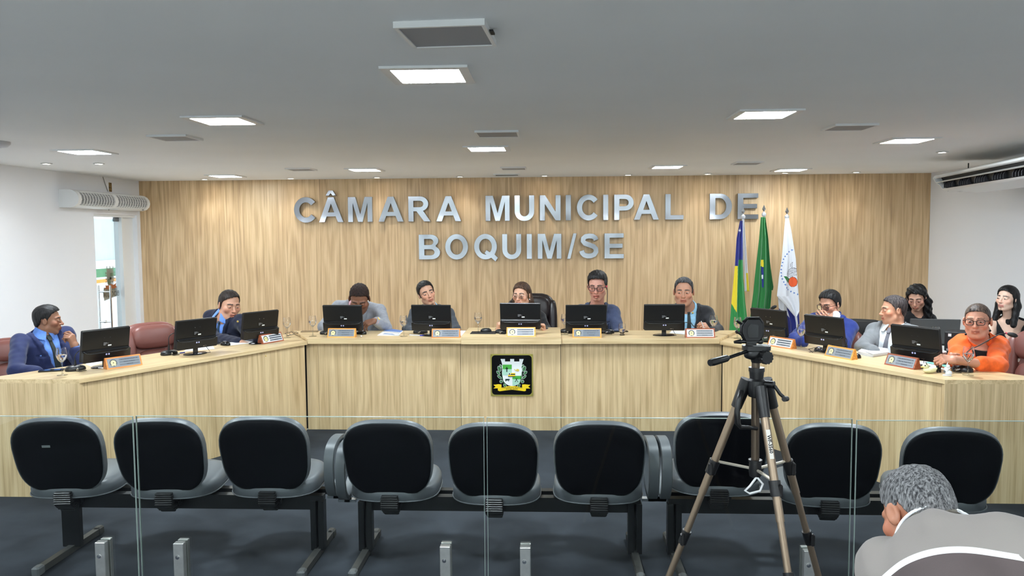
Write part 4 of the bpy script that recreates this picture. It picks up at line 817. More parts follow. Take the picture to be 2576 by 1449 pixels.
b = (1.40, 7.36, ZD); mic(*b, 0, 'low gooseneck microphone between monitor and man in the black suit', [wp(1745, 820, 7.3, b), wp(1738, 812, 7.27, b), wp(1724, 811, 7.25, b)], False)
b = (1.92, 7.0, ZW); mic(*b, -1, 'gooseneck microphone above the monitor nearest the flags', [(.0, .02, .14), wp(1915, 800, 7.08, b), wp(1930, 783, 7.08, b), wp(1941, 776, 7.06, b)])
b = (2.764, 5.42, ZW); mic(*b, -1.0, 'long gooseneck microphone before the woman in orange', [(0, 0, .10), wp(2440, 880, 5.40, b), wp(2465, 868, 5.38, b), wp(2510, 843, 5.36, b), wp(2530, 839, 5.35, b), wp(2538, 840, 5.34, b)])
b = (2.27, 6.16, ZW); mic(*b, -1.0, 'gooseneck microphone right of the middle monitor on the right wing', [(0, 0, .08), (.0, .0, .11), (-.02, .01, .135), (-.05, .03, .14)], False)
def phone(x, y, z, a, label, m):
    t = thing('smartphone', label, 'phone', (x, y, z), a); MB().slab(rrect(.158, .076, .010, 4), 0, .009).build('case', m, t); MB().slab(rrect(.150, .069, .008, 4), .009, .0096).build('screen', mat('phone_screen', (24, 30, 40), .08), t)
phone(-3.50, 5.375, ZW, .35, 'black smartphone at the near edge of the left wing', M['black_gloss']); phone(-2.27, 7.37, ZD, .1, 'phone in a tan case behind the water glass at left', mat('tan_case', (150, 128, 96), .5)); phone(.64, 7.36, ZD, .15, 'dark phone before the man with the red tie', M['black_gloss'])
def sheet(name, pts, z, m, label, cat='paper', th=.0015, n=1):
    return tag(MB().slab(pts, z+.0002, z+th).build(name, m), label, cat)
P4 = lambda z, *px: [tuple(atz(x, y, z))[:2] for x, y in px]
fl = sheet('flyer', P4(ZD, (949, 844), (1003, 845), (1014, 832), (976, 826)), ZD, M['paper'], 'printed flyer with blue picture beside the light grey blazer', 'flyer')
q = P4(ZD, (976, 826), (1014, 832), (1007, 836.5), (965, 833)); MB().slab(q, ZD+.0016, ZD+.0018).build('picture', mat('flyer_blue', (92, 128, 190), .6), fl)
q = P4(ZD, (965, 834), (1006, 838), (1004, 839), (964, 835)); MB().slab(q, ZD+.0016, ZD+.0018).build('picture_band', mat('flyer_brown', (150, 140, 132), .6), fl)
q = P4(ZD, (962, 841), (968, 838), (988, 840), (994, 843)); MB().slab(q, ZD+.0016, ZD+.0018).build('picture', mat('flyer_greyblue', (150, 168, 196), .6), fl)
sheet('paper_sheet', P4(ZW, (463, 885), (540, 878), (536, 871), (470, 876)), ZW, M['paper'], 'white papers under the middle monitor of the left wing'); sheet('paper_sheet', P4(ZW, (228, 922), (262, 912), (258, 905), (215, 916)), ZW, M['paper'], 'white paper under the monitor at the end of the left wing')
sheet('paper_sheet', P4(ZW, (575, 870), (640, 862), (628, 856), (577, 862)), ZW, M['paper'], 'white paper under the forearm of the smiling man'); sheet('paper_sheet', P4(ZD, (1145, 845), (1161, 845), (1172, 832), (1150, 832)), ZD, M['paper'], 'white sheet sticking out beside the podium edge')
sheet('paper_sheet', P4(ZD, (1684, 838), (1725, 842), (1724, 833), (1690, 832)), ZD, M['paper'], 'white sheet beside the oval monitor stand'); sheet('paper_sheet', P4(ZW, (1998, 864), (2028, 870), (2030, 862), (2002, 857)), ZW, M['paper'], 'white sheet left of the glass on the right wing')
pk = thing('document_stack', 'stack of white documents with black elastic before the grey suited man', 'papers', (0, 0, 0))
pp = P4(ZW, (2157, 891), (2196, 899), (2237, 893), (2232, 884), (2180, 877))
for k in range(4): MB().slab([(x+random.uniform(-.004, .004), y+random.uniform(-.004, .004)) for x, y in pp], ZW+.0005+.006*k, ZW+.006+.006*k).build('bundle', mat('paper_b%d' % (k % 2), (224+8*(k % 2), 228+6*(k % 2), 234), .7), pk)
q = atz(2190, 898, ZW); MB().box((q.x+.0, q.y+.03, ZW+.0252), (.006, .12, .0012), None).build('elastic', M['black'], pk)
sheet('paper_sheet', P4(ZW, (2305, 915), (2385, 933), (2398, 922), (2330, 908)), ZW, M['paper'], 'white sheets behind the figurines on the right wing', 'paper', .004)
fo = MB().slab(P4(ZW+.006, (2328, 912), (2378, 923), (2392, 918), (2345, 909)), ZW+.0045, ZW+.0075).build('folder', mat('mint', (120, 200, 186), .5)); tag(fo, 'mint green folder on the papers near the woman in orange', 'folder')
phone(2.80, 5.70, ZW, 1.2, 'black phone behind the mint folder', M['black_gloss'])
def pen(a, b, m, label):
    t = thing('pen', label, 'pen', a); v = Vector(b)-Vector(a); MB().cone((0, 0, 0), v*.72, .004, .004, 8).build('barrel', mat('pen_clear', (220, 224, 235), .2), t, 40); MB().cone(v*.7, v, .0048, .0045, 8).build('cap', m, t, 40)
BLU = mat('pen_blue', (40, 60, 190), .35)
pen((-1.27, 7.10, ZD+.005), (-1.13, 7.06, ZD+.005), BLU, 'blue capped pen left of the stand before the man with the tilted head'); pen((-3.22, 5.47, ZW+.005), (-3.09, 5.50, ZW+.005), BLU, 'blue pen beside the microphone on the left wing'); pen((-3.02, 6.09, ZW+.006), (-2.93, 6.20, ZW+.006), BLU, 'blue pen between microphone and stand on the left wing')
sg = thing('spectacles', 'folded dark spectacles at the far end of the left wing', 'glasses', (-2.40, 7.30, ZW), -.5)
MB().tube([(-.06, 0, .004), (-.055, .0, .026), (-.03, .0, .034), (-.01, .0, .026), (-.008, 0, .008), (-.03, 0, .003)], .0022, 6, True).tube([(.06, 0, .004), (.055, .0, .026), (.03, .0, .034), (.01, .0, .026), (.008, 0, .008), (.03, 0, .003)], .0022, 6, True).build('rim', M['black'], sg, 180); MB().tube([(-.06, 0, .026), (-.055, -.06, .02), (.02, -.08, .004)], .0022, 6).tube([(.06, 0, .026), (.06, -.07, .018), (-.01, -.09, .004)], .0022, 6).build('temple', M['black'], sg, 180)
s2 = dup(sg, (2.10, 6.26, ZW), -1.2, 'folded dark spectacles left of the middle name plate on the right wing'); sp_ = tag(MB().ellip((-1.69, 6.995, ZD+.007), (.010, .008, .007), 10, 7).build('key_ring', M['chrome']), 'small shiny ring right of the yellowish name plate', 'ring')
wv = thing('wrist_watch', 'steel wrist watch lying before the middle monitor of the right wing', 'watch', (2.125, 6.34, ZW)); MB().lathe([(.0001, .030), (.019, .030), (.021, .024), (.019, .018), (.0001, .018)], 18).build('watch_case', M['chrome'], wv, 40); MB().tube([(.018, 0, .022), (.03, .0, .016), (.026, .01, .004), (-.026, .01, .004), (-.03, 0, .016), (-.018, 0, .022)], .005, 6).build('strap', M['black'], wv, 180)
cu = thing('coaster', 'dark green oval dish behind the first name plate of the right wing', 'dish', (1.855, 6.90, ZW)); MB().lathe([(.0001, 0), (.05, 0), (.062, .010), (.058, .012), (.048, .004), (.0001, .004)], 22).build('dish', mat('dark_green', (52, 74, 60), .3), cu, 50)
# ---- figurines
dk = thing('duck_figurine', 'pale yellow rubber duck at the near end of the right wing', 'figurine', (2.505, 5.345, ZW), .25); DY = mat('duck_yellow', (238, 236, 190), .4)
MB().ellip((.008, 0, .021), (.046, .030, .0215), 18, 11).ellip((.05, 0, .028), (.016, .013, .010), 10, 7).build('body', DY, dk, 60); MB().ellip((-.022, 0, .048), (.021, .020, .020), 16, 10).build('head', DY, dk, 60); MB().ellip((-.046, 0, .042), (.013, .010, .0045), 10, 6).build('beak', mat('duck_beak', (244, 208, 110), .4), dk, 60); MB().ellip((.016, -.026, .026), (.026, .007, .014), 12, 8).build('wing', DY, dk, 60)
MB().ellip((-.036, -.013, .053), (.004, .004, .0055), 8, 6).ellip((-.036, .013, .053), (.004, .004, .0055), 8, 6).build('eye', M['black_gloss'], dk, 60); MB().tube([(-.030, -.022, .060), (-.02, 0, .072), (-.012, .022, .060)], .0025, 6).build('headband', M['black'], dk, 180)
ct = thing('cat_figurine', 'small black cat figurine with raised tail', 'figurine', (2.585, 5.372, ZW), .2)
MB().ellip((0, 0, .022), (.015, .011, .012), 12, 8).cone((-.009, -.005, .018), (-.010, -.005, 0), .0045, .004, 8).cone((.009, -.005, .018), (.010, -.005, 0), .0045, .004, 8).cone((-.009, .005, .018), (-.010, .005, 0), .0045, .004, 8).cone((.009, .005, .018), (.010, .005, 0), .0045, .004, 8).build('body', M['black_gloss'], ct, 60); MB().ellip((-.012, -.004, .036), (.010, .010, .009), 12, 8).cone((-.018, -.004, .042), (-.02, -.004, .052), .004, .0005, 6).cone((-.006, -.004, .042), (-.005, -.004, .052), .004, .0005, 6).build('head', M['black_gloss'], ct, 60); MB().tube([(.013, 0, .026), (.018, 0, .04), (.015, 0, .055), (.018, 0, .068)], .003, 6).build('tail', M['black_gloss'], ct, 180)
dg = thing('dog_figurine', 'small white sitting dog figurine beside the glass', 'figurine', (2.578, 5.245, ZW), -.3); DW = mat('china_white', (228, 230, 232), .25)
MB().ellip((.008, 0, .018), (.022, .017, .018), 12, 8).ellip((-.002, 0, .034), (.013, .012, .022), 12, 8).box((0, 0, .003), (.05, .034, .006), bev=.002).build('body', DW, dg, 60); MB().ellip((.004, 0, .062), (.012, .011, .012), 12, 8).cone((-.002, 0, .07), (.002, 0, .09), .005, .001, 8).build('head', DW, dg, 60); MB().ellip((-.018, -.010, .028), (.006, .006, .008), 8, 6).build('spot', M['gray_plastic'], dg, 60)
# ================================================================ office chairs
def exec_chair(x, y, rz, label, m, zs=0, tall=1.0):
    """local -Y is the front of the chair"""
    t = thing('office_chair', label, 'chair', (x, y, 0), rz); z0 = .46+zs
    MB().ellip((0, -.02, z0-.02), (.26, .26, .065), 24, 12, .55, .5).build('seat', m, t, 60)
    TB = Matrix.Translation((0, .20, z0+.02)) @ Matrix.Rotation(math.radians(-9), 4, 'X'); bk = MB()
    bk.ellip((0, .03, .33*tall), (.255, .065, .35*tall), 26, 14, .55, .55, TB); b = bk.build('backrest', m, t, 60)
    MB().ellip((0, -.025, .20*tall), (.17, .055, .19*tall), 18, 10, .6, .55, TB).build('lumbar_pad', m, b, 60); MB().ellip((0, -.035, .52*tall), (.185, .06, .125*tall), 20, 10, .6, .5, TB).build('head_cushion', m, b, 60)
    for sx in (-1, 1): MB().ellip((sx*.205, -.015, .30*tall), (.05, .065, .31*tall), 14, 10, .6, .7, TB).build('side_bolster', m, b, 60)
    for sx in (-1, 1):
        MB().tube([(sx*.26, .12, z0), (sx*.30, .10, z0+.10), (sx*.30, .02, z0+.19), (sx*.30, -.16, z0+.20), (sx*.29, -.20, z0+.14), (sx*.26, -.12, z0)], .016, 8).build('armrest', M['black'], t, 180)
        MB().ellip((sx*.30, -.06, z0+.215), (.03, .13, .018), 12, 8, .6, .6).build('arm_pad', m, t, 60)
    MB().cone((0, 0, .09), (0, 0, z0-.07), .03, .025, 14).build('gas_column', M['black'], t, 40)
    for k in range(5):
        a = 2*PI*k/5+.3; c, s_ = math.cos(a), math.sin(a); MB().cone((0, 0, .11), (c*.29, s_*.29, .075), .026, .016, 8).build('base_arm', M['black'], t, 40)
        MB().cone((c*.29-s_*.018, s_*.29+c*.018, .032), (c*.29+s_*.018, s_*.29-c*.018, .032), .032, .032, 12).cone((c*.29, s_*.29, .032), (c*.29, s_*.29, .075), .01, .01, 8).build('caster', M['black'], t, 40)
    return t
def chair_at(px, py, Y, ang, label, m, tall=1.0):
    """py = top of the backrest in the picture, found by its height"""
    v = at(px, py, Y); rz = math.radians(ang); zs = v.z-(.48+.672*tall)
    if zs < -.04: tall = max(.55, (v.z-.44)/.672); zs = -.04
    off = Matrix.Rotation(rz, 3, 'Z') @ Vector((0, .20+.03+.11*tall, 0)); return exec_chair(v.x-off.x, v.y-off.y, rz, label, m, max(-.08, min(.14, zs)), tall)
chair_at(45, 846, 6.35, 25, 'maroon leather chair behind the man in navy at far left', M['maroon']); chair_at(372, 809, 6.75, 52, 'empty maroon leather chair on the left wing', M['maroon'])
chair_at(545, 803, 7.62, 30, 'maroon leather chair behind the smiling man in the dark suit', M['maroon']); chair_at(1338, 736, 8.05, 2, 'tall black leather chair behind the woman at the podium', M['leather'], 1.15)
chair_at(2104, 822, 7.40, -35, 'maroon leather chair behind the man in bright blue', M['maroon']); chair_at(2640, 830, 6.0, -55, 'maroon leather chair at the right edge behind the woman in orange', M['maroon'])
chair_at(2172, 801, 8.0, -30, 'black task chair between the bright blue and the grey suited men', M['black_matte'], .8)
# ================================================================ rear table at right with laptop and box
rt = thing('rear_table', 'small white-topped secretary table in the right rear corner', 'table', (3.30, 6.52, 0), math.radians(-32))
MB().box((0, 0, .765), (1.25, .56, .03), bev=.004).build('tabletop', mat('table_white', (226, 224, 216), .4), rt); MB().box((0, -.24, .40), (1.15, .02, .55)).build('modesty_panel', mat('table_brown', (108, 98, 88), .5), rt)
for sx in (-1, 1):
    for sy in (-1, 1): MB().box((sx*.58, sy*.24, .375), (.04, .04, .75)).build('leg', M['steel_grey'], rt)
v = at(2347, 866, 6.75); lpt = thing('laptop', 'open grey laptop seen from behind before the woman in black', 'laptop', (v.x, v.y, .78), math.radians(-12))
MB().box((0, .12, .010), (.37, .25, .016), bev=.003).build('keyboard_base', M['black'], lpt); MB().box((0, 0, .118), (.38, .008, .226), Matrix.Translation((0, 0, .012)) @ Matrix.Rotation(math.radians(14), 4, 'X') @ Matrix.Translation((0, 0, -.01)), bev=.003).build('lid', mat('laptop_grey', (74, 75, 76), .45), lpt)
v = at(2420, 885, 6.35); bx = thing('black_box', 'black case with white labels on the rear table', 'box', (v.x, v.y, .78), math.radians(-28))
MB().box((0, 0, .085), (.24, .20, .17), bev=.006).build('case', M['black_matte'], bx); MB().box((-.085, -.1005, .145), (.022, .001, .022)).build('label', IVORY, bx); MB().box((-.01, -.1005, .035), (.10, .001, .03)).build('label', SILV, bx); MB().box((-.095, -.1005, .03), (.022, .001, .018)).build('label', SILV, bx)
v = at(2353, 872, 6.5); gl = goblet(v.x, v.y, .78, 'cut glass standing on the rear table before the laptop', .0); gl['group'] = 'stemmed water glasses'
v = at(2372, 893, 6.28); cp = thing('earphone_case', 'small white rounded case on the rear table', 'case', (v.x, v.y, .78)); MB().ellip((0, 0, .014), (.03, .022, .014), 12, 8).build('shell', M['white'], cp, 60)
# ================================================================ flags
SIL = mat('pole_silver', (206, 208, 212), .3, metal=.6)
def flag_pole(x, y, zt, label):
    t = thing('flag_pole', label, 'flag pole', (x, y, 0))
    MB().cone((0, 0, .03), (0, 0, zt-.11), .014, .014, 12).build('pole', SIL, t, 40)
    MB().lathe([(.012, zt-.135), (.022, zt-.128), (.026, zt-.112), (.024, zt-.098), (.012, zt-.088), (.010, zt-.080)], 16).build('collar', SIL, t, 40)
    s_ = .021; MB().add([(0, 0, zt-.085), (s_, 0, zt-.05), (0, .008, zt-.05), (-s_, 0, zt-.05), (0, -.008, zt-.05), (0, 0, zt)], [(0, 2, 1), (0, 3, 2), (0, 4, 3), (0, 1, 4), (5, 1, 2), (5, 2, 3), (5, 3, 4), (5, 4, 1)]).build('spearhead', M['steel'], t)
    MB().lathe([(.0001, 0), (.14, 0), (.14, .02), (.10, .035), (.02, .05)], 24).build('base', SIL, t, 50)
    return t
def drape(name, label, rows, Y, color, mats, folds, group='flags beside the right wing', nz=150, nx=60, amp=.018, ph=0.0):
    """rows: (py, px_left, px_right) outline points taken at distance Y; color(u, v, px, py) -> material index"""
    ys = [r[0] for r in rows]; vs = []; fs = []; mi = []
    for j in range(nz+1):
        py = ys[0]+(ys[-1]-ys[0])*j/nz; l, r = np.interp(py, ys, [q[1] for q in rows]), np.interp(py, ys, [q[2] for q in rows])
        for i in range(nx+1):
            u = i/nx; px = l+(r-l)*u; v = at(px, py, Y); k = .3+.7*j/nz
            d = amp*k*(math.sin(folds*2*PI*u+ph+1.2*j/nz)+.45*math.sin(folds*4.3*PI*u+2.1+ph))
            vs.append((v.x, Y+d, v.z))
    for j in range(nz):
        for i in range(nx):
            a = j*(nx+1)+i; fs.append((a, a+nx+1, a+nx+2, a+1)); py = ys[0]+(ys[-1]-ys[0])*(j+.5)/nz; l, r = np.interp(py, ys, [q[1] for q in rows]), np.interp(py, ys, [q[2] for q in rows])
            mi.append(color((i+.5)/nx, (j+.5)/nz, l+(r-l)*(i+.5)/nx, py))
    me = bpy.data.meshes.new(name); me.from_pydata(vs, [], fs)
    for m in mats: me.materials.append(m)
    me.polygons.foreach_set('material_index', mi); me.polygons.foreach_set('use_smooth', [True]*len(fs))
    o = bpy.data.objects.new(name, me); COL.objects.link(o); so = o.modifiers.new('thickness', 'SOLIDIFY'); so.thickness = .0025
    return tag(o, label, 'flag', group)
fb, fg, fy, fw = mat('flag_blue', (28, 40, 132), .7, sheen=.3), mat('flag_green', (34, 140, 66), .6, sheen=.3), mat('flag_yellow', (240, 216, 40), .65, sheen=.3), mat('flag_white', (232, 234, 240), .7, sheen=.3)
fg2, fdg, for_, fbl, fk = mat('flag_deep_green', (22, 116, 48), .6, sheen=.3), mat('flag_dark_green', (16, 92, 40), .6), mat('flag_orange', (238, 96, 44), .7), mat('flag_star_blue', (62, 112, 186), .7), mat('flag_black', (24, 24, 30), .7)
FP = [(at(1869.5, 521, 9.2), 'flag pole in front of the letter E, leftmost of three'), (at(1922, 515, 9.2), 'flag pole in the middle of the three'), (at(1980, 521, 9.2), 'flag pole at the right of the three')]
for v, l in FP: flag_pole(v.x, v.y, v.z, l)
z1 = lambda X, Yp: (1830+X/4.832, 500+Yp/4.832)
def inpoly(p, poly):
    c = False; n = len(poly)
    for i in range(n):
        a, b = poly[i], poly[i-1]
        if (a[1] > p[1]) != (b[1] > p[1]) and p[0] < (b[0]-a[0])*(p[1]-a[1])/(b[1]-a[1])+a[0]: c = not c
    return c
def star(cx, cy, r): return [(cx+(r if i % 2 == 0 else r*.42)*math.sin(PI*i/5), cy-(r if i % 2 == 0 else r*.42)*math.cos(PI*i/5)) for i in range(10)]
S1 = [star(*z1(150, 385), 3.6*1.3)]
def c1(u, v, px, py):
    X, Yp = (px-1830)*4.832, (py-500)*4.832
    if any(inpoly((px, py), s_) for s_ in S1): return 3
    if X < 128 and Yp > 1270+(X-50)*1.9: return 1
    if Yp < (815 if X < 130 else 740): return 0
    return 2 if X < 122-(Yp-800)*.02 else 1
drape('flag', 'blue, yellow and green flag on the leftmost pole', [(555, 1862, 1868), (600, 1853.5, 1868.5), (668, 1849.5, 1869), (700, 1846.5, 1870), (760, 1841, 1875), (800, 1838, 1880), (845, 1835, 1883)], 9.16, c1, [fb, fg, fy, fw], 2.0)
def c1b(u, v, px, py): return (2 if py > 688 else 0) if u > .45 else 3
drape('flag', 'white and yellow hem of the leftmost flag hanging right of its pole', [(548, 1870, 1872), (620, 1872, 1877), (688, 1873, 1881.5), (733, 1873.5, 1885.5)], 9.23, c1b, [fw, fg, fy, fw], .8, None, 60, 20, .008)
def c2(u, v, px, py):
    X, Yp = (px-1830)*4.832, (py-500)*4.832
    if 405 < X < 440 and 740 < Yp < 830-(440-X)*.3: return 2
    if 412+(Yp-830)*.04 < X < 440 and 825 < Yp < 1080: return 3 if 925 < Yp < 975 and X < 434 else 0
    return 4 if u > .80 and py > 560 else 1
drape('flag', 'green flag with yellow and blue patch on the middle pole', [(546, 1914, 1925), (600, 1910, 1932), (650, 1904.5, 1935.5), (700, 1899, 1938), (733, 1896, 1940), (780, 1890, 1936), (845, 1884, 1935)], 9.16, c2, [fb, fg2, fy, fw, fdg], 2.4, ph=.8)
drape('flag', 'dark green fringed flap of the middle flag', [(546, 1921, 1925), (600, 1924, 1931), (650, 1928, 1936), (700, 1932, 1943), (722, 1935, 1946.5), (730, 1936, 1945)], 9.22, lambda u, v, px, py: 4, [fb, fg2, fy, fw, fdg], .9, None, 60, 20, .010)
RS = [star(*z1(X, Y_), 2.9) for X, Y_ in ((785, 624), (750, 645), (722, 672), (702, 700), (683, 735), (672, 775), (662, 815), (656, 860), (655, 900), (657, 938), (668, 975), (684, 1012), (700, 1045), (717, 1080), (738, 1104), (775, 1128), (812, 1146), (847, 1160))]
ORG1 = arc(*z1(795, 1012), 9.8, 12.2, 0, 360, 24); ORG1k = arc(*z1(795, 1012), 10.7, 13.1, 0, 360, 24)
BULL = [z1(*p) for p in ((722, 905), (740, 870), (775, 842), (812, 838), (835, 850), (838, 940), (790, 952), (735, 950))]; HORN = [z1(*p) for p in ((770, 835), (765, 800), (780, 775), (797, 772), (790, 800), (792, 835))]
LEAF = [z1(*p) for p in ((682, 940), (720, 945), (755, 970), (752, 1000), (735, 1025), (715, 1000))]
def c3(u, v, px, py):
    p = (px, py)
    if any(inpoly(p, s_) for s_ in RS): return 2
    if inpoly(p, ORG1): return 1
    if inpoly(p, ORG1k): return 3
    if inpoly(p, LEAF): return 4
    if inpoly(p, HORN): return 0 if inpoly((px+.9, py), HORN) and inpoly((px-.9, py), HORN) else 3
    if inpoly(p, BULL):
        h = math.sin(px*2.1+py*.7)+math.sin(py*2.6-px*.9)+.6*math.sin(px*4.3+1.7*py); return 3 if h > .75 or not (inpoly((px-.9, py), BULL) and inpoly((px, py-.9), BULL)) else 0
    return 0
drape('flag', 'white flag with ring of blue stars and orange fruit on the right pole', [(549, 1976, 1984), (580, 1973, 1990), (650, 1967.5, 2001), (700, 1960, 2004.5), (745, 1955.5, 2008.5), (752, 1962, 2009), (765, 1975, 2010), (782, 1988, 2010), (796, 2000, 2003)], 9.16, c3, [fw, for_, fbl, fk, fg2], 1.6, None, 210, 90, .016, .4)
drape('flag', 'blue and white lower part of the right flag', [(745, 1957, 2004), (780, 1960, 2010), (812, 1975, 2012), (850, 1978, 2013)], 9.24, lambda u, v, px, py: 1 if (u < .42 and py < 775+u*60) or (.72 < u < .86) else 0, [fb, fw], 2.1, None, 70, 60, .018)
# ================================================================ people: one continuous body each, grown from smooth distance fields
f32 = np.float32
def smin(a, b, k):
    if k <= 0: return np.minimum(a, b)
    h = np.clip(.5+.5*(b-a)/k, 0, 1); return b*(1-h)+a*h-k*h*(1-h)
def smax(a, b, k): return -smin(-a, -b, k)
class Field:
    def __init__(s, axes): s.ax = [np.asarray(a, f32) for a in axes]; s.F = np.full([len(a) for a in s.ax], 1.0, f32)
    def sl(s, lo, hi):
        r = []
        for a, l, h in zip(s.ax, lo, hi):
            i, j = np.searchsorted(a, l), np.searchsorted(a, h); r.append(slice(max(0, i-1), min(len(a), j+1)))
        return tuple(r)
    def xyz(s, sl): return s.ax[0][sl[0]][:, None, None], s.ax[1][sl[1]][None, :, None], s.ax[2][sl[2]][None, None, :]
    def put(s, lo, hi, fn, k=0.0, sub=False):
        sl = s.sl(lo, hi)
        if any(q.start >= q.stop for q in sl): return
        d = fn(*s.xyz(sl)).astype(f32)
        s.F[sl] = smax(s.F[sl], -d, k) if sub else smin(s.F[sl], d, k)
    def cap(s, a, b, ra, rb=None, k=.02, m=.07, sub=False):
        rb = ra if rb is None else rb; a, b = np.array(a, float), np.array(b, float); R = max(ra, rb)+m
        s.put(np.minimum(a, b)-R, np.maximum(a, b)+R, lambda X, Y, Z: capsule(X, Y, Z, a, b, ra, rb), k, sub)
def capsule(X, Y, Z, a, b, ra, rb):
    d = b-a; L = float(d@d)+1e-12
    t = np.clip(((X-a[0])*d[0]+(Y-a[1])*d[1]+(Z-a[2])*d[2])/L, 0, 1)
    return np.sqrt((X-a[0]-t*d[0])**2+(Y-a[1]-t*d[1])**2+(Z-a[2]-t*d[2])**2)-(ra+(rb-ra)*t)
def ell(x, y, z, c, r):
    px, py, pz = x-c[0], y-c[1], z-c[2]
    k0 = np.sqrt((px/r[0])**2+(py/r[1])**2+(pz/r[2])**2); k1 = np.sqrt((px/r[0]**2)**2+(py/r[1]**2)**2+(pz/r[2]**2)**2)+1e-9
    return k0*(k0-1)/k1
def axis(lo, hi, coarse, fine):
    pts = [lo]
    while pts[-1] < hi:
        h = coarse
        for a, b, f_ in fine:
            if a-coarse*.5 <= pts[-1] < b: h = min(h, f_)
        pts.append(pts[-1]+h)
    return np.array(pts, f32)
def nets(fd):
    F = fd.F; ins = F < 0; nx, ny, nz = F.shape
    cnt = np.zeros((nx-1, ny-1, nz-1), np.int8)
    C8 = [(i, j, k) for i in (0, 1) for j in (0, 1) for k in (0, 1)]
    for i, j, k in C8: cnt += ins[i:nx-1+i, j:ny-1+j, k:nz-1+k]
    I, J, K = np.nonzero((cnt > 0) & (cnt < 8)); n = len(I)
    vid = np.full(cnt.shape, -1, np.int32); vid[I, J, K] = np.arange(n)
    val = {c: F[I+c[0], J+c[1], K+c[2]] for c in C8}; acc = np.zeros((n, 3)); w_ = np.zeros(n)
    for a in range(3):
        for c in C8:
            if c[a] == 1: continue
            e = list(c); e[a] = 1; e = tuple(e); v0, v1 = val[c], val[e]; m = (v0 < 0) != (v1 < 0)
            t = np.where(m, v0/np.where(m, v0-v1, 1), 0); p = np.empty((n, 3)); idx = (I, J, K)
            for b in range(3):
                A_ = fd.ax[b]; p0 = A_[idx[b]+c[b]]
                p[:, b] = p0+(A_[idx[b]+1]-p0)*t if b == a else p0
            acc += np.where(m[:, None], p, 0); w_ += m
    V = acc/w_[:, None]; fs = []
    def quads(m, cells):
        ii = np.nonzero(m[0]); 
        return ii
    for a in range(3):
        s0 = [slice(None)]*3; s1 = [slice(None)]*3; s0[a] = slice(0, -1); s1[a] = slice(1, None)
        A_, B_ = ins[tuple(s0)], ins[tuple(s1)]; b, c = (a+1) % 3, (a+2) % 3
        dif = A_ != B_; d2 = dif.copy(); z = [slice(None)]*3
        z[b] = 0; d2[tuple(z)] = False; z[b] = -1; d2[tuple(z)] = False; z[b] = slice(None); z[c] = 0; d2[tuple(z)] = False; z[c] = -1; d2[tuple(z)] = False
        P = np.array(np.nonzero(d2)).T
        if not len(P): continue
        def g(db, dc):
            q = P.copy(); q[:, b] += db; q[:, c] += dc; return vid[q[:, 0], q[:, 1], q[:, 2]]
        Q = np.stack([g(-1, -1), g(0, -1), g(0, 0), g(-1, 0)], 1); flip = ~A_[P[:, 0], P[:, 1], P[:, 2]]
        Q[flip] = Q[flip][:, ::-1]; fs.append(Q)
    return V, np.concatenate(fs)
def mk(name, V, Q, mats, parent, org, mi=None, col=None):
    me = bpy.data.meshes.new(name); me.from_pydata((V-np.array(org)).tolist(), [], Q.tolist())
    for m in (mats if isinstance(mats, (list, tuple)) else [mats]): me.materials.append(m)
    me.polygons.foreach_set('use_smooth', np.ones(len(Q), bool))
    if mi is not None: me.polygons.foreach_set('material_index', mi.astype(np.int32))
    if col is not None:
        at_ = me.color_attributes.new('tone', 'FLOAT_COLOR', 'POINT'); at_.data.foreach_set('color', np.concatenate([col, np.ones((len(V), 1))], 1).astype(f32).ravel())
    o = bpy.data.objects.new(name, me); COL.objects.link(o); o.parent = parent; return o
def skin_mat(name):
    m = bpy.data.materials.new(name); m.use_nodes = True; N, L = m.node_tree.nodes, m.node_tree.links; b = N['Principled BSDF']
    a = N.new('ShaderNodeAttribute'); a.attribute_name = 'tone'; L.new(a.outputs['Color'], b.inputs['Base Color']); b.inputs['Roughness'].default_value = .46; b.inputs['Specular IOR Level'].default_value = .45
    tc = N.new('ShaderNodeTexCoord'); n = N.new('ShaderNodeTexNoise'); n.inputs['Scale'].default_value = 260; bp = N.new('ShaderNodeBump'); bp.inputs['Strength'].default_value = .08; bp.inputs['Distance'].default_value = .002
    L.new(tc.outputs['Object'], n.inputs['Vector']); L.new(n.outputs['Fac'], bp.inputs['Height']); L.new(bp.outputs[0], b.inputs['Normal']); return m
SKIN = skin_mat('skin')
def hair_mat(name, c, c2, rough=.38, sc=90):
    if name in MATS: return MATS[name]
    m = bpy.data.materials.new(name); m.use_nodes = True; N, L = m.node_tree.nodes, m.node_tree.links; b = N['Principled BSDF']; b.inputs['Roughness'].default_value = rough+.15; b.inputs['Specular IOR Level'].default_value = .3
    tc = N.new('ShaderNodeTexCoord'); mp = N.new('ShaderNodeMapping'); mp.inputs['Scale'].default_value = (1, 1, .22); n = N.new('ShaderNodeTexNoise'); n.inputs['Scale'].default_value = sc; n.inputs['Detail'].default_value = 4; n.inputs['Distortion'].default_value = .6
    r = N.new('ShaderNodeValToRGB'); r.color_ramp.elements[0].position = .38; r.color_ramp.elements[0].color = lin(c); r.color_ramp.elements[1].position = .68; r.color_ramp.elements[1].color = lin(c2)
    bp = N.new('ShaderNodeBump'); bp.inputs['Strength'].default_value = .6; bp.inputs['Distance'].default_value = .004
    L.new(tc.outputs['Object'], mp.inputs[0]); L.new(mp.outputs[0], n.inputs['Vector']); L.new(n.outputs['Fac'], r.inputs[0]); L.new(r.outputs[0], b.inputs['Base Color']); L.new(n.outputs['Fac'], bp.inputs['Height']); L.new(bp.outputs[0], b.inputs['Normal'])
    MATS[name] = m; return m
def cloth(name, c, rough=.75, sheen=.15, fine=.25, spec=.25):
    return mat('cloth_'+name, c, rough, spec=spec, bump=fine, bscale=420, vary=.10, vscale=40, sheen=sheen)
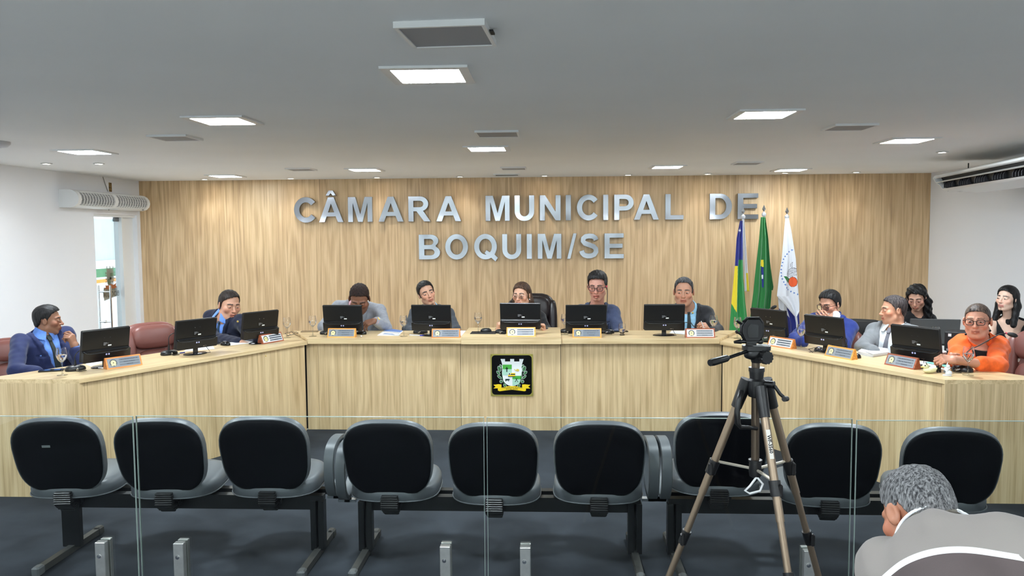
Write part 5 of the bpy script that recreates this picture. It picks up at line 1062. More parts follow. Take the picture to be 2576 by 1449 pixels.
EYEW, EYEI, LASH = mat('eye_white', (196, 188, 182), .3), mat('eye_iris', (36, 24, 18), .15), mat('eye_lash', (24, 18, 16), .6)
# ---- head in its own frame: x to the viewer's right when facing us, -y to the front, z up; 0.235 m from chin to crown
def head_sdf(x, y, z, P):
    f = P.get('fat', 0.0); fem = P.get('fem', 0); ax = np.abs(x)
    d = ell(x, y, z, (0, .014, .034), (.0745, .095, .0835))
    d = smin(d, ell(x, y, z, (0, -.020, -.030), (.0605+f*.7, .068, .080)), .022)
    chin = np.array((0, -.068, -.098)); jr = .019-(.003 if fem else 0)
    d = smin(d, capsule(ax, y, z, np.array((.049+f*.45, .004, -.062)), np.array((.014, -.062, -.098)), .021+f*.55, jr+f*.2), .022)
    if f > .004: d = smin(d, ell(x, y, z, (0, -.028, -.094), (.050+f*.6, .048, .024+f*.8)), .03)
    d = smin(d, ell(ax, y, z, (.045+f*.3, -.055, -.022), (.022+f*.3, .022, .020+f*.3)), .02)
    d = smin(d, capsule(ax, y, z, np.array((.012, -.080, .024)), np.array((.044, -.068, .022)), .0125-(.003 if fem else 0), .010), .014)
    # eye sockets, nose, mouth
    d = smax(d, -ell(ax, y, z, (.0325, -.098, .004), (.021, .017, .012)), .010)
    d = smin(d, ell(ax, y, z, (.0325, -.0735, .003), (.0165, .0145, .0115)), .005)
    nz = P.get('nose', 1.0)
    d = smin(d, capsule(x, y, z, np.array((0, -.082, .016)), np.array((0, -.1005-.004*nz, -.028)), .0075, .0095*nz), .010)
    d = smin(d, ell(x, y, z, (0, -.1025-.004*nz, -.031), (.0115*nz, .0115, .0100)), .006)
    d = smin(d, ell(ax, y, z, (.0125*nz, -.094, -.034), (.0080*nz, .0105, .0078)), .006)
    d = smax(d, -ell(ax, y, z, (.0065*nz, -.100, -.0415), (.0042, .006, .0042)), .003)
    d = smin(d, ell(x, y, z, (0, -.068, -.062), (.030, .028, .024)), .016)
    sm_ = P.get('smile', 0.0); op = P.get('open', 0.0); lipw = .021+.005*sm_
    a, b = np.array((.002, -.0955, -.0590)), np.array((lipw, -.085, -.0635+.006*sm_))
    d = smin(d, capsule(ax, y, z, a, b, .0058+(.001 if fem else 0), .0030), .004)
    a, b = np.array((.002, -.0935, -.0720-.006*op)), np.array((lipw, -.085, -.0645+.006*sm_))
    d = smin(d, capsule(ax, y, z, a, b, .0068+(.001 if fem else 0), .0030), .004)
    d = smax(d, -capsule(ax, y, z, np.array((0, -.101, -.0655-.003*op)), np.array((lipw*.92, -.093, -.0640+.006*sm_)), .0016+.003*op, .0012), .0022)
    d = smax(d, -capsule(ax, y, z, np.array((.019, -.098, -.036)), np.array((.033+f, -.088, -.060)), .0028, .0022), .010)
    # ears
    ex, ey, ez = ax-(.0775+f*.6), y-.012, z+.004
    er = ell(ex*.92+ey*.42, ey*.92-ex*.42, ez, (0, 0, 0), (.0085, .0195, .0310))
    er = smax(er, -ell(ex*.92+ey*.42, ey*.92-ex*.42, ez, (.0085, -.002, .004), (.0065, .0115, .0190)), .004)
    d = smin(d, er, .006)
    return d
def skull_sdf(x, y, z): 
    d = ell(x, y, z, (0, .014, .034), (.0745, .095, .0835)); return smin(d, ell(x, y, z, (0, .030, -.02), (.064, .07, .07)), .03)
HAIRLINE = dict(short=([0, 25, 42, 56, 68, 78, 86, 94, 102, 118, 150, 180], [.086, .083, .076, .060, .034, .004, -.018, -.016, .026, -.016, -.056, -.066]), back=([0, 30, 55, 75, 90, 105, 120, 180], [.074, .070, .052, .022, .000, -.008, -.030, -.060]),
                receding=([0, 18, 36, 55, 70, 82, 92, 102, 118, 150, 180], [.088, .092, .086, .055, .020, -.010, -.014, .024, -.018, -.056, -.064]), long=([0, 30, 55, 70, 85, 110, 180], [.080, .074, .050, .010, -.05, -.10, -.12]))
def hair_sdf(x, y, z, P):
    st = P.get('hair', 'short'); t = P.get('hairt', .012); top = P.get('hairtop', .008)
    an = np.degrees(np.arctan2(np.abs(x)*1.15, -(y-.012))); hl = np.interp(an, *HAIRLINE[st])
    if P.get('part'): hl = hl+.010*np.where(an < 60, np.clip(x*18, -1, 1), 0)
    side = np.clip((z+.02)/.09, 0, 1)
    s_ = skull_sdf(x, y, z)-(P.get('sidet', t*.55)*(1-side)+t*side)-top*np.clip((z-.05)/.06, 0, 1)*np.clip(.6-(y)*5, .3, 1)
    n_ = (.0009*np.sin(an*1.7+6*np.sin(z*30))+.0006*np.sin(an*4.1)) if st == 'long' else .0014*np.sin(x*230+40*z)*np.sin(y*90+35*z)+.0010*np.sin(x*390+y*50)
    n_ = n_*(.35 if st == 'back' else 1)+P.get('curl', 0)*np.sin(x*150)*np.sin(y*140)*np.sin(z*160)
    hl2 = hl+(.003*np.sin(an*1.1)+.002*np.sin(an*.37))*(.3 if st == 'back' else 1)
    d = smax(s_+n_, (hl2-z)*.8, .006)
    if st == 'long':
        L_ = P.get('len', .26); w_ = P.get('width', .030); ax = np.abs(x)
        d = smin(d, capsule(ax, y, z, np.array((.062, .03, .03)), np.array((.082, .035, -.06)), .030, w_+.002), .02)
        d = smin(d, capsule(ax, y, z, np.array((.082, .035, -.06)), np.array((.092, P.get('fwd', .03), -L_)), w_, w_*.8), .02)
        d = smin(d, capsule(x, y, z, np.array((0, .075, .02)), np.array((0, .085, -L_*.95)), .062, .060), .03)
        d = d+.0013*np.sin(an*2.3+x*200)+P.get('wave', 0)*np.sin(z*75+x*40)*np.sin(y*80+x*60)
        d = smax(d, -ell(x, y, z, (0, -.085, -.02), (.058, .085, .098)), .010)
    return d
def R3(yaw, pitch, roll):
    a, b, c = map(math.radians, (yaw, pitch, roll)); return np.array((Matrix.Rotation(a, 3, 'Z') @ Matrix.Rotation(b, 3, 'X') @ Matrix.Rotation(c, 3, 'Y')))
V3 = lambda v: np.array(v, float)
def nrm_(v): return v/np.linalg.norm(v)
def hand_prims(h):
    """h: wrist, dir, palm (normal out of the palm), thumb (+1/-1 side), curl list, spread, k"""
    W, d = V3(h['wrist']), nrm_(V3(h['dir'])); p = V3(h['palm']); p = nrm_(p-d*(p@d)); s_ = np.cross(d, p)*h.get('thumb', 1); k = h.get('k', 1.0); out = []
    offs = (.030, .010, -.010, -.028); lens = ((.044, .027, .021), (.049, .030, .022), (.045, .028, .021), (.035, .022, .019)); cu = h.get('curl', [(20, 25, 15)]*4)
    if not isinstance(cu[0], (list, tuple)): cu = [tuple(cu)]*4
    for i in range(4):
        K = W+(d*(.088-.006*abs(i-1))+s_*offs[i])*k; out.append((W+s_*offs[i]*.55*k+d*.012*k, K, .0155*k, .0118*k, .010)); q = K; a = 0; f0 = nrm_(d+s_*(.06-.05*i)*h.get('spread', 1))
        for j in range(3):
            a += math.radians(cu[i][j]); v = f0*math.cos(a)+p*math.sin(a); e = q+v*lens[i][j]*k; r = (.0098, .0086, .0076, .0066); sc = .88 if i == 3 else 1
            out.append((q, e, r[j]*k*sc, r[j+1]*k*sc, .003)); q = e
    tb = W+(d*.022+s_*.026+p*.006)*k; td = h.get('tdir'); v = nrm_(d*.55+s_*.75+p*.45) if td is None else nrm_(V3(td)); e = tb+v*.040*k; out.append((tb-v*.012, e, .0145*k, .0112*k, .008))
    v2 = nrm_(v*.75+d*.45+p*h.get('tbend', .2)-s_*.25) if td is None else nrm_(v+p*h.get('tbend', .2)); e2 = e+v2*.030*k; out.append((e, e2, .0105*k, .0095*k, .004)); out.append((e2, e2+nrm_(v2+p*.2)*.022*k, .0095*k, .0078*k, .004))
    return out
TIMES = []
def person(label, S):
    import time; t0 = time.time()
    hx, hy, hp, HY, yaw, pit, rol = S['head']; Hc = V3(at(hx, hy, HY)); sc = hp*depth(Hc)/FPX/.235*S.get('hs', 1.0); RH = R3(yaw+(0 if S.get('abs') else -math.degrees(math.atan2(Hc[0], Hc[1]))), pit, rol)
    toW = lambda l: Hc+(RH@(np.asarray(l, float)*sc).T).T
    def toL(X, Y, Z):
        a, b, c = X-Hc[0], Y-Hc[1], Z-Hc[2]; return tuple((a*RH[0, i]+b*RH[1, i]+c*RH[2, i])/sc for i in range(3))
    sh = [V3(at(*q)) for q in S['sh']]; el = [V3(at(*q)) for q in S['el']]; wr = [V3(at(*q)) for q in S['wr']]
    mid = (sh[0]+sh[1])/2; pv = V3(S['pelvis']) if 'pelvis' in S else np.array((mid[0], mid[1]+S.get('back', .06), .58))
    u = sh[1]-sh[0]; v = nrm_(mid-pv); hs = np.linalg.norm(u)/2; u = nrm_(u-v*(u@v)); w_ = np.cross(u, v)
    org = (float(pv[0]), float(pv[1]), 0.0); root = thing('person', label, 'person', org)
    fat, dp = S.get('fatw', 1.0), S.get('deep', 1.0); nr = S.get('neck', .056)*sc; NB = mid+v*.035+w_*.005; NT = toW((0, .022, -.070))
    nn = nrm_(NT-NB); nt = lambda X, Y, Z: (X-NB[0])*nn[0]+(Y-NB[1])*nn[1]+(Z-NB[2])*nn[2]+.035
    tl = lambda X, Y, Z: tuple((X-mid[0])*e[0]+(Y-mid[1])*e[1]+(Z-mid[2])*e[2] for e in (u, v, w_))
    def torso(F, infl=0.0, top=True):
        lo = np.minimum(np.minimum(sh[0], sh[1]), pv)-.28; hi = np.maximum(np.maximum(sh[0], sh[1]), pv)+.28
        def fn(X, Y, Z):
            a, b, c = tl(X, Y, Z); d = ell(a, b, c, (0, -.15, .005), (hs+.012, .20, .122*dp)); b_ = float((pv-mid)@v)
            d = smin(d, ell(a, b, c, (0, -.34, .022*fat), ((hs*.90+.01)*fat, .19, .128*dp*fat)), .06)
            d = smin(d, ell(a, b, c, (0, b_, 0), (.175*fat, .13, .128*fat)), .06)
            d = smin(d, capsule(np.abs(a), b, c, V3((.0, -.02, -.01)), V3((hs*.96, -.002, 0)), .070, .060), .04)
            d = smin(d, capsule(np.abs(a), b, c, V3((.02, .060, -.012)), V3((hs*.72, .010, -.006)), .042, .046), .035)
            return d-infl
        F.put(lo, hi, fn, .0)
    def arms(F, infl, upto=1.0, k=.03, which=(0, 1), short=False):
        for i in which:
            F.cap(sh[i], el[i], .049+infl, .041+infl, k)
            if not short: e = wr[i]+(el[i]-wr[i])*(1-upto); F.cap(el[i], e, .042+infl, .033+infl if upto < 1 else .028+infl, .02)
    # ---------------- body (skin)
    hands = [(i, h) for i, h in enumerate(S.get('hands', (None, None))) if h]
    lo = np.min([Hc-.16*sc, *[s_-.12 for s_ in sh], *[e-.08 for e in el], *[q-.09 for q in wr], pv-.22], 0); hi = np.max([Hc+.16*sc, *[s_+.12 for s_ in sh], *[e+.08 for e in el], *[q+.09 for q in wr], pv+.22], 0)
    fine = [[(Hc[a]-.125*sc, Hc[a]+.130*sc, S.get('vox', .0036))] for a in range(3)]
    for i, h in hands:
        h['wrist'] = wr[i]
        pr = hand_prims(h); P_ = np.array([q for pp in pr for q in pp[:2]])
        for a in range(3): fine[a].append((P_[:, a].min()-.018, P_[:, a].max()+.018, .0040)); lo[a] = min(lo[a], P_[:, a].min()-.03); hi[a] = max(hi[a], P_[:, a].max()+.03)
    B = Field([axis(lo[a], hi[a], .014, fine[a]) for a in range(3)])
    torso(B, -.010); arms(B, -.010, 1.0)
    B.cap(NT, NB+v*.0, nr, nr*1.08, .035); 
    B.put(Hc-.19*sc, Hc+.19*sc, lambda X, Y, Z: head_sdf(*toL(X, Y, Z), S)*sc, .020)
    for i, h in hands:
        for a, b, ra, rb, k in hand_prims(h): B.cap(a, b, ra, rb, k, .03)
        B.cap(el[i], wr[i]+nrm_(V3(h['dir']))*.012, .036, .0245, .012, .04)
    Vb, Qb = nets(B); lx, ly, lz = toL(Vb[:, 0], Vb[:, 1], Vb[:, 2]); base = np.array(lin(S['skin'])[:3]); col = np.tile(base, (len(Vb), 1)); ax = np.abs(lx)
    near = (np.abs(lz) < .14) & (np.abs(ly) < .13) & (ax < .10)
    def tint(mask, mul): col[mask & near] = col[mask & near]*np.array(mul)
    tint((ly < -.03) & (lz < .0) & (lz > -.05) & (ax > .02), (1.06, .92, .90)); tint((ly < -.092) & (lz < -.015) & (lz > -.045), (1.06, .93, .90))
    lp = (ly < -.078) & (ax < .026) & (lz > -.080) & (lz < -.0535+.006*S.get('smile', 0)*(ax/.02)); tint(lp, S.get('lips', (.86, .60, .58)))
    tint((ly < -.085) & (ax < .024) & (np.abs(lz+.0650-.006*S.get('smile', 0)*(ax/.024)**2) < .0026+.003*S.get('open', 0)), (.42, .30, .30))
    if S.get('beard'): tint((ly < -.012) & (lz < -.030) & (lz > -.125) & ~lp & ~((lz > -.046) & (ax < .03)), (1-S['beard'],)*3)
    bz = .0275-.16*np.maximum(ax-.034, 0)+.10*np.minimum(ax-.034, 0)*.5+S.get('browz', 0); brow = (ly < -.05) & (ax > .012) & (ax < .053) & (np.abs(lz-bz) < S.get('browt', .0046)*(1-.35*np.clip((ax-.03)/.023, 0, 1)))
    col[brow & near] = np.array(lin(S.get('browc', (34, 26, 24)))[:3])
    if S.get('mole'): m_ = S['mole']; col[near & (np.sqrt((lx-m_[0])**2+(lz-m_[1])**2) < .0075) & (ly < 0)] = np.array(lin((60, 34, 30))[:3])
    if S.get('lidc'): tint((ly < -.06) & (ax > .014) & (ax < .05) & (lz > .0) & (lz < .016), S['lidc'])
    mk('body', Vb, Qb, SKIN, root, org, None, np.clip(col, 0, 1))
    # ---------------- eyes
    eo, gx, gz = S.get('eye', .8), S.get('gaze', (0, 0))[0], S.get('gaze', (0, 0))[1]
    for sx in (-1, 1):
        vs = []; fs = []; ms = []; nu, nv = 16, 10
        for j in range(nv+1):
            for i in range(nu+1):
                uu, vv = 2*i/nu-1, 2*j/nv-1; x = uu*.0142; hgt = .0058*(1-abs(uu)**2.2); zz = (vv*hgt*(eo if vv < 0 else eo)+(.0018 if vv > 0 else .0)*(1-uu*uu))+.0025-.0040*(1-eo)
                k_ = max(0.0, 1-(x/.0165)**2-((zz-.003)/.0118)**2); vs.append((sx*.0325+x, -.0735-.0150*math.sqrt(k_)-.0006, zz))
        for j in range(nv):
            for i in range(nu):
                a = j*(nu+1)+i; fs.append((a, a+1, a+nu+2, a+nu+1)); c = np.mean([vs[q] for q in fs[-1]], 0)
                ir = math.hypot(c[0]-sx*.0325-gx*.006, c[2]-.0022-gz*.004); ms.append(2 if (j == nv-1 or (eo < .35 and j >= nv-4)) else (1 if ir < .0060 else 0))
        mk('eye', toW(vs), np.array(fs), [EYEW, EYEI, LASH], root, org, np.array(ms))
    # ---------------- hair
    hf = Field([np.arange(a-.145*sc-(.02 if S.get('hair') == 'long' else 0), a+.145*sc+(.02 if S.get('hair') == 'long' else 0), .0042, dtype=f32) for a in Hc[:2]]+[np.arange(Hc[2]-(.19 if S.get('hair') != 'long' else S.get('len', .26)+.06)*sc, Hc[2]+.155*sc, .0042, dtype=f32)])
    hf.put((-99,)*3, (99,)*3, lambda X, Y, Z: hair_sdf(*toL(X, Y, Z), S)*sc)
    if S.get('bun'): hf.put((-99,)*3, (99,)*3, lambda X, Y, Z: ell(*toL(X, Y, Z), (0, .115, .03), (.035, .03, .035))*sc, .01)
    Vh, Qh = nets(hf); mk('hair', Vh, Qh, S['hairm'], root, org)
    # ---------------- clothes
    C = S['cloth']; kind = C['kind']; lo2, hi2 = lo-.03, hi+.03
    def newf(h=.0078, l=None, g=None): return Field([np.arange((lo2 if l is None else l)[a], (hi2 if g is None else g)[a], h, dtype=f32) for a in range(3)])
    def folds(F, amp):
        X, Y, Z = F.xyz(tuple(slice(None) for _ in range(3))); F.F += (amp*(np.sin(X*31+Z*47+2*np.sin(Y*23))*np.sin(Y*29-Z*21+X*9)+.6*np.sin(X*61-Z*37)*np.sin(Z*53+Y*44))).astype(f32)
    def vneck(a, b, ap, sl_, hw0): return np.abs(a)-np.maximum(hw0+(b-ap)*sl_, -1+0*b)
    fullsl = tuple(slice(None) for _ in range(3))
    if kind == 'suit':
        ap, slp = C.get('apex', -.30), C.get('slope', .17)
        J = newf(); torso(J, .010)
        X, Y, Z = J.xyz(fullsl); a, b, c = tl(X, Y, Z); vn = vneck(a, b, ap, slp, .010); front = c > -.02
        lw = np.where(b < -.085, .030+.16*np.clip(b-ap, 0, .2), .036); lap = np.where(front & (vn > -.01) & (vn < lw) & (b > ap), .0095, 0)-np.where(front & (np.abs(vn-lw-.004) < .006) & (b > ap) & (b < .03), .005, 0)-np.where(front & (vn > .024) & (vn < .075) & (np.abs(b+.085-.25*(vn-.03)) < .007), .011, 0); J.F -= lap.astype(f32)
        J.F = np.maximum(J.F, np.where(front, -vn, -1)).astype(f32); arms(J, .013, C.get('sleeve', .90), .03); folds(J, .0030); J.F = smax(J.F, -capsule(X, Y, Z, NB-v*.02, NT, nr+.009, nr+.012), .004)
        J.F = np.maximum(J.F, np.where((b < float((pv-mid)@v)-.10), .01, -1)).astype(f32)
        Vj, Qj = nets(J); mk('jacket', Vj, Qj, C['jacket'], root, org)
        # collar of the jacket standing behind the neck
        Hh = newf(.0055, np.minimum(NB, NT)-.12, np.maximum(NB, NT)+.12); X, Y, Z = Hh.xyz(fullsl); a, b, c = tl(X, Y, Z); nd = capsule(X, Y, Z, NB-v*.03, NT, nr, nr*.98)
        Hh.F = np.maximum(np.abs(nd-.0170)-.0048, np.maximum(b-(.096-.42*np.clip(c+.03, 0, .2)), np.maximum(.0-b, np.where(c > .05, .01, -1)))).astype(f32); Vk, Qk = nets(Hh) if (Hh.F < 0).any() else (None, None)
        if Vk is not None: mk('jacket_collar', Vk, Qk, C['jacket'], root, org)
        Sf = newf(.0065, np.minimum(mid-v*.40, mid)-.16, np.maximum(mid-v*.40, mid)+.16); torso(Sf, .000); X, Y, Z = Sf.xyz(fullsl); a, b, c = tl(X, Y, Z)
        Sf.F = np.maximum(Sf.F+(.0022*np.sin(b*60+a*30)*np.sin(a*50)), np.maximum(np.abs(a)-(.02+np.maximum(b-ap+.05, 0)*(slp+.10)), np.maximum(-.01-c, np.maximum(b-.075, ap-.06-b)))).astype(f32)
        Sf.F = smax(Sf.F, -capsule(X, Y, Z, NB-v*.02, NT, nr-.002, nr-.002), .003)
        Vs, Qs = nets(Sf); mk('shirt', Vs, Qs, C['shirt'], root, org)
        Cf = newf(.0042, np.minimum(NB, NT)-.11, np.maximum(NB, NT)+.11); X, Y, Z = Cf.xyz(fullsl); a, b, c = tl(X, Y, Z); b = nt(X, Y, Z); nd = capsule(X, Y, Z, NB-nn*.05, NT, nr, nr*.98)
        op_ = C.get('open', 0.0); fall = .098-.40*np.clip(c+.02, 0, .12)
        Cf.F = np.maximum(np.abs(nd-.0115-.26*np.clip(fall-b, 0, .06))-.0038, np.maximum(b-fall, np.maximum(fall-.050-.25*np.abs(a)-b, np.where((c > 0) & (np.abs(a) < .006+op_+np.clip(fall-.004-b, 0, 1)*(.55+op_*8)), .006, -1)))).astype(f32)
        Vc, Qc = nets(Cf); mk('collar', Vc, Qc, C['shirt'], root, org)
        if C.get('tie'):
            Tf = newf(.0045, np.minimum(mid-v*.38, mid)-.15, np.maximum(mid-v*.38, mid+v*.08)+.15); torso(Tf, .0075); X, Y, Z = Tf.xyz(fullsl); a, b, c = tl(X, Y, Z)
            Tf.F = smax(Tf.F, np.maximum(np.abs(a)-(.0125+.060*np.clip(.01-b, 0, .25)), np.maximum(-c, np.maximum(b-.045, ap-.04-b))), .003).astype(f32); K_ = Field(Tf.ax); torso(K_, .0155); Tf.F = np.minimum(Tf.F, np.maximum(K_.F, np.maximum(np.abs(a)-(.013+.12*np.clip(b-.01, 0, .05)), np.maximum(-c, np.maximum(b-.056, .012-b))))).astype(f32)
            Vt, Qt = nets(Tf); mk('tie', Vt, Qt, C['tie'], root, org)
        for i, h in hands:
            d = nrm_(wr[i]-el[i]); MBc = MB().cone(wr[i]-d*.075, wr[i]-d*.006, .037, .0345, 18, False).cone(wr[i]-d*.006, wr[i]-d*.012, .0345, .031, 18, False); ob = MBc.build('shirt_cuff', C['shirt'], root, 60); ob.location = (-org[0], -org[1], -org[2])
            sf = ob.modifiers.new('t', 'SOLIDIFY'); sf.thickness = .002
    else:
        J = newf(); torso(J, C.get('infl', .008))
        X, Y, Z = J.xyz(fullsl); a, b, c = tl(X, Y, Z)
        if kind == 'dress':
            J.F = np.maximum(J.F, np.where(b > -.12, np.abs(a)-(hs-.025), -1)); J.F = np.maximum(J.F, np.where(c > -.01, -vneck(a, b, -.16, .48, .0), -1)); J.F = smax(J.F, -capsule(X, Y, Z, NB-v*.02, NT, nr+.022, nr+.02), .004)
        elif kind == 'open': J.F = np.maximum(J.F, np.where(c > -.01, -vneck(a, b, C.get('apex', -.12), .42, .004), -1)); J.F = smax(J.F, -capsule(X, Y, Z, NB-v*.02, NT, nr+.010, nr+.012), .004)
        else: J.F = smax(J.F, -capsule(X, Y, Z, NB+v*C.get('neckv', -.01), NT+v*.05, nr+.006, nr+.012), .004)
        if kind != 'dress': J.F = J.F.astype(f32); arms(J, C.get('ainfl', .010), C.get('sleeve', .9), short=C.get('short', False))
        folds(J, C.get('fold', .0035))
        J.F = np.maximum(J.F, np.where((b < float((pv-mid)@v)-.10), .01, -1)).astype(f32); Vj, Qj = nets(J); mi = None; mats = [C['m']]
        if 'stripe' in C:
            aa, bb, cc = tl(Vj[:, 0], Vj[:, 1], Vj[:, 2]); st_ = np.where(np.abs(aa) > hs+.035, .1, bb-(C['stripe']-1.98*aa*aa))
        go = mk(C.get('name', 'shirt'), Vj, Qj, mats, root, org, mi)
        if 'stripe' in C: at2 = go.data.attributes.new('stripe', 'FLOAT', 'POINT'); at2.data.foreach_set('value', st_.astype(f32))
        if C.get('collar'):
            Cf = newf(.0045, np.minimum(NB, NT)-.12, np.maximum(NB, NT)+.12); X, Y, Z = Cf.xyz(fullsl); a, b, c = tl(X, Y, Z); b = nt(X, Y, Z); cw = C.get('cw', .013); nd = capsule(X, Y, Z, NB-nn*.05, NT, nr, nr*.98); fall = .104-.45*np.clip(c+.01, 0, .12)
            Cf.F = np.maximum(np.abs(nd-cw-.26*np.clip(fall-b, 0, .06))-.0036, np.maximum(b-fall, np.maximum(fall-.055-.2*np.abs(a)-b, np.where((c > 0) & (np.abs(a) < .020+np.clip(fall-b, 0, 1)*.7), .006, -1)))).astype(f32)
            Vc, Qc = nets(Cf); cm = None; cms = [C.get('collarm', C['m'])]
            if C.get('tip'): cq = Vc[Qc].mean(1); aa, bb, cc = tl(cq[:, 0], cq[:, 1], cq[:, 2]); bb = nt(cq[:, 0], cq[:, 1], cq[:, 2]); ff = .104-.45*np.clip(cc+.01, 0, .12); cm = np.where(bb < ff-.046-.2*np.abs(aa)*.9, 1, 0); cms.append(C['tip'])
            mk('collar', Vc, Qc, cms, root, org, cm)
        if C.get('under'):
            Uf = newf(.0065, mid-v*.12-.16, mid+.16); torso(Uf, .002); X, Y, Z = Uf.xyz(fullsl); a, b, c = tl(X, Y, Z); Uf.F = np.maximum(Uf.F, np.maximum(np.abs(a)-.06, np.maximum(-c, np.maximum(b-.0, -.16-b)))).astype(f32); Vu, Qu = nets(Uf); mk('undershirt', Vu, Qu, C['under'], root, org)
    # ---------------- legs down to the floor
    if S.get('legs', True):
        fwd = nrm_(np.array((w_[0], w_[1], 0))); sd = nrm_(np.array((u[0], u[1], 0))); L_ = [pv]
        lo3 = pv-.2; hi3 = pv+.2; kn = [pv+sd*q+fwd*.40-np.array((0, 0, .05)) for q in (-.11, .11)]; ft = [np.array((k_[0], k_[1], .05))-fwd*.02 for k_ in kn]
        allp = np.array(kn+ft+[pv]); lo3 = allp.min(0)-.17; hi3 = allp.max(0)+.17; lo3[2] = -.03; T_ = Field([np.arange(lo3[a], hi3[a], .016, dtype=f32) for a in range(3)])
        T_.put((-99,)*3, (99,)*3, lambda X, Y, Z: ell(*(lambda q: (q[0], q[1], q[2]))(tl(X, Y, Z)), (0, float((pv-mid)@v), 0), (.182*fat, .12, .134*fat)))
        for i, q in enumerate((-.10, .10)): T_.cap(pv+sd*q, kn[i], .088, .068, .03); T_.cap(kn[i], ft[i], .066, .05, .03)
        Vt, Qt = nets(T_); Vt[:, 2] = np.maximum(Vt[:, 2], .004); mk('trousers', Vt, Qt, C.get('trousers', C.get('jacket', C.get('m'))), root, org)
        for i in range(2):
            a_ = math.atan2(fwd[1], fwd[0]); mb = MB().ellip((.06, 0, .0), (.14, .048, .055), 14, 8, .8, .8, Matrix.Translation(Vector(ft[i]-np.array((0, 0, .05)))) @ Matrix.Rotation(a_, 4, 'Z')); mb.v = [(p[0]-org[0], p[1]-org[1], max(p[2], .002)) for p in mb.v]; mb.build('shoe', M['leather'], root, 60)
    # ---------------- spectacles and small worn things
    g = S.get('glasses')
    if g:
        w0, h0, dx, z0 = g.get('w', .046), g.get('h', .034), g.get('dx', .0335), g.get('z', .000); r = g.get('r', .0018); yf_ = -.104; fm = MB(); ln = MB()
        for sx in (-1, 1):
            lp = [(sx*dx+x, yf_+.0028*abs(sx*dx+x)/.02, z0+zz+g.get('cat', 0)*(x*sx)*(1 if zz > 0 else .2)) for x, zz in rrect(w0, h0, h0*.36, 4)]
            fm.tube(toW(lp).tolist(), r*sc, 6, True); ln.add(toW(lp).tolist(), [tuple(range(len(lp)))])
            hx_ = sx*(dx+w0/2); fm.tube(toW([(hx_, yf_+.008, z0+.010), (sx*.078, -.075, z0+.010), (sx*.0835, -.02, z0+.008), (sx*.083, .012, z0+.002)]).tolist(), r*.8*sc, 6)
        fm.tube(toW([(-(dx-w0/2), yf_, z0+.006), (0, yf_-.003, z0+.009), (dx-w0/2, yf_, z0+.006)]).tolist(), r*.9*sc, 6)
        sp = bpy.data.objects.new('eyeglasses', None); COL.objects.link(sp); sp.parent = root
        a = fm.build('frame', g['m'], sp, 180); a.location = (-org[0], -org[1], 0); b = ln.build('lens', M['lenspane'], sp); b.location = (-org[0], -org[1], 0)
    for fn in S.get('extra', ()): fn(root, org, dict(toW=toW, sc=sc, sh=sh, el=el, wr=wr, mid=mid, u=u, v=v, w=w_, NB=NB, nr=nr, hands=dict(hands)))
    TIMES.append(round(time.time()-t0, 1)); return root
def off(o, org): o.location = (-org[0], -org[1], 0); return o
NAVY, NAVY2, LGREY, DGREY, BLGREY, BLACKS, ROYAL, MGREY = cloth('navy', (33, 42, 82)), cloth('midnight', (24, 29, 50)), cloth('light_grey', (150, 153, 160)), cloth('charcoal', (70, 75, 82)), cloth('blue_grey', (64, 74, 102)), cloth('black_suit', (40, 41, 45)), cloth('royal_blue', (38, 55, 124)), cloth('mid_grey', (120, 123, 126))
SBLUE, SPINK, SWHITE, SLBLUE, SDARK = cloth('blue_shirt', (104, 146, 222)), cloth('pink_shirt', (226, 176, 186)), cloth('white_shirt', (232, 236, 238)), cloth('pale_blue_shirt', (158, 206, 234)), cloth('dark_shirt', (24, 30, 46))
TDARK, TRED, TGREY, TGREEN = cloth('dark_tie', (44, 50, 50), .5), cloth('red_tie', (206, 50, 70), .5), cloth('grey_tie', (112, 112, 120), .5), cloth('blue_tie', (40, 62, 84), .5)
BLK, ORNG, POLO, POLOW, POLOD, POLOC = cloth('black_top', (20, 20, 23)), cloth('orange', (244, 104, 38), .7), cloth('polo_taupe', (142, 135, 130), .85, .1, .35), cloth('polo_white', (236, 238, 240)), cloth('polo_dark', (92, 82, 81), .85, .1, .35), cloth('polo_collar', (122, 118, 108))
HBLK, HDK, HBR, HGR, HFADE = hair_mat('hair_black', (10, 10, 11), (40, 38, 38)), hair_mat('hair_dark', (22, 16, 14), (52, 40, 34)), hair_mat('hair_brown', (40, 26, 20), (96, 70, 52)), hair_mat('hair_grey', (50, 50, 52), (150, 150, 150), .5, 230), hair_mat('hair_fade', (40, 36, 38), (92, 84, 82), .6)
def polo_mat():
    m = mat('cloth_polo_striped', (142, 135, 130), .85, spec=.25, bump=.15, bscale=420, sheen=.1); N, L = m.node_tree.nodes, m.node_tree.links
    a = N.new('ShaderNodeAttribute'); a.attribute_name = 'stripe'; r = N.new('ShaderNodeValToRGB'); r.color_ramp.interpolation = 'CONSTANT'; e = r.color_ramp.elements; mr = N.new('ShaderNodeMath'); mr.operation = 'MULTIPLY_ADD'; mr.inputs[1].default_value = 5; mr.inputs[2].default_value = .5
    e[0].position = 0; e[0].color = lin((92, 82, 81)); e[1].position = .5; e[1].color = lin((236, 238, 240)); q = e.new(.56); q.color = lin((142, 135, 130))
    L.new(a.outputs['Fac'], mr.inputs[0]); L.new(mr.outputs[0], r.inputs[0]); L.new(r.outputs[0], N['Principled BSDF'].inputs['Base Color']); return m
POLOS = polo_mat()
HSALT = hair_mat('hair_salt', (24, 24, 26), (104, 104, 106), .5, 110); HJET = hair_mat('hair_jet', (5, 5, 6), (26, 25, 26), .28)
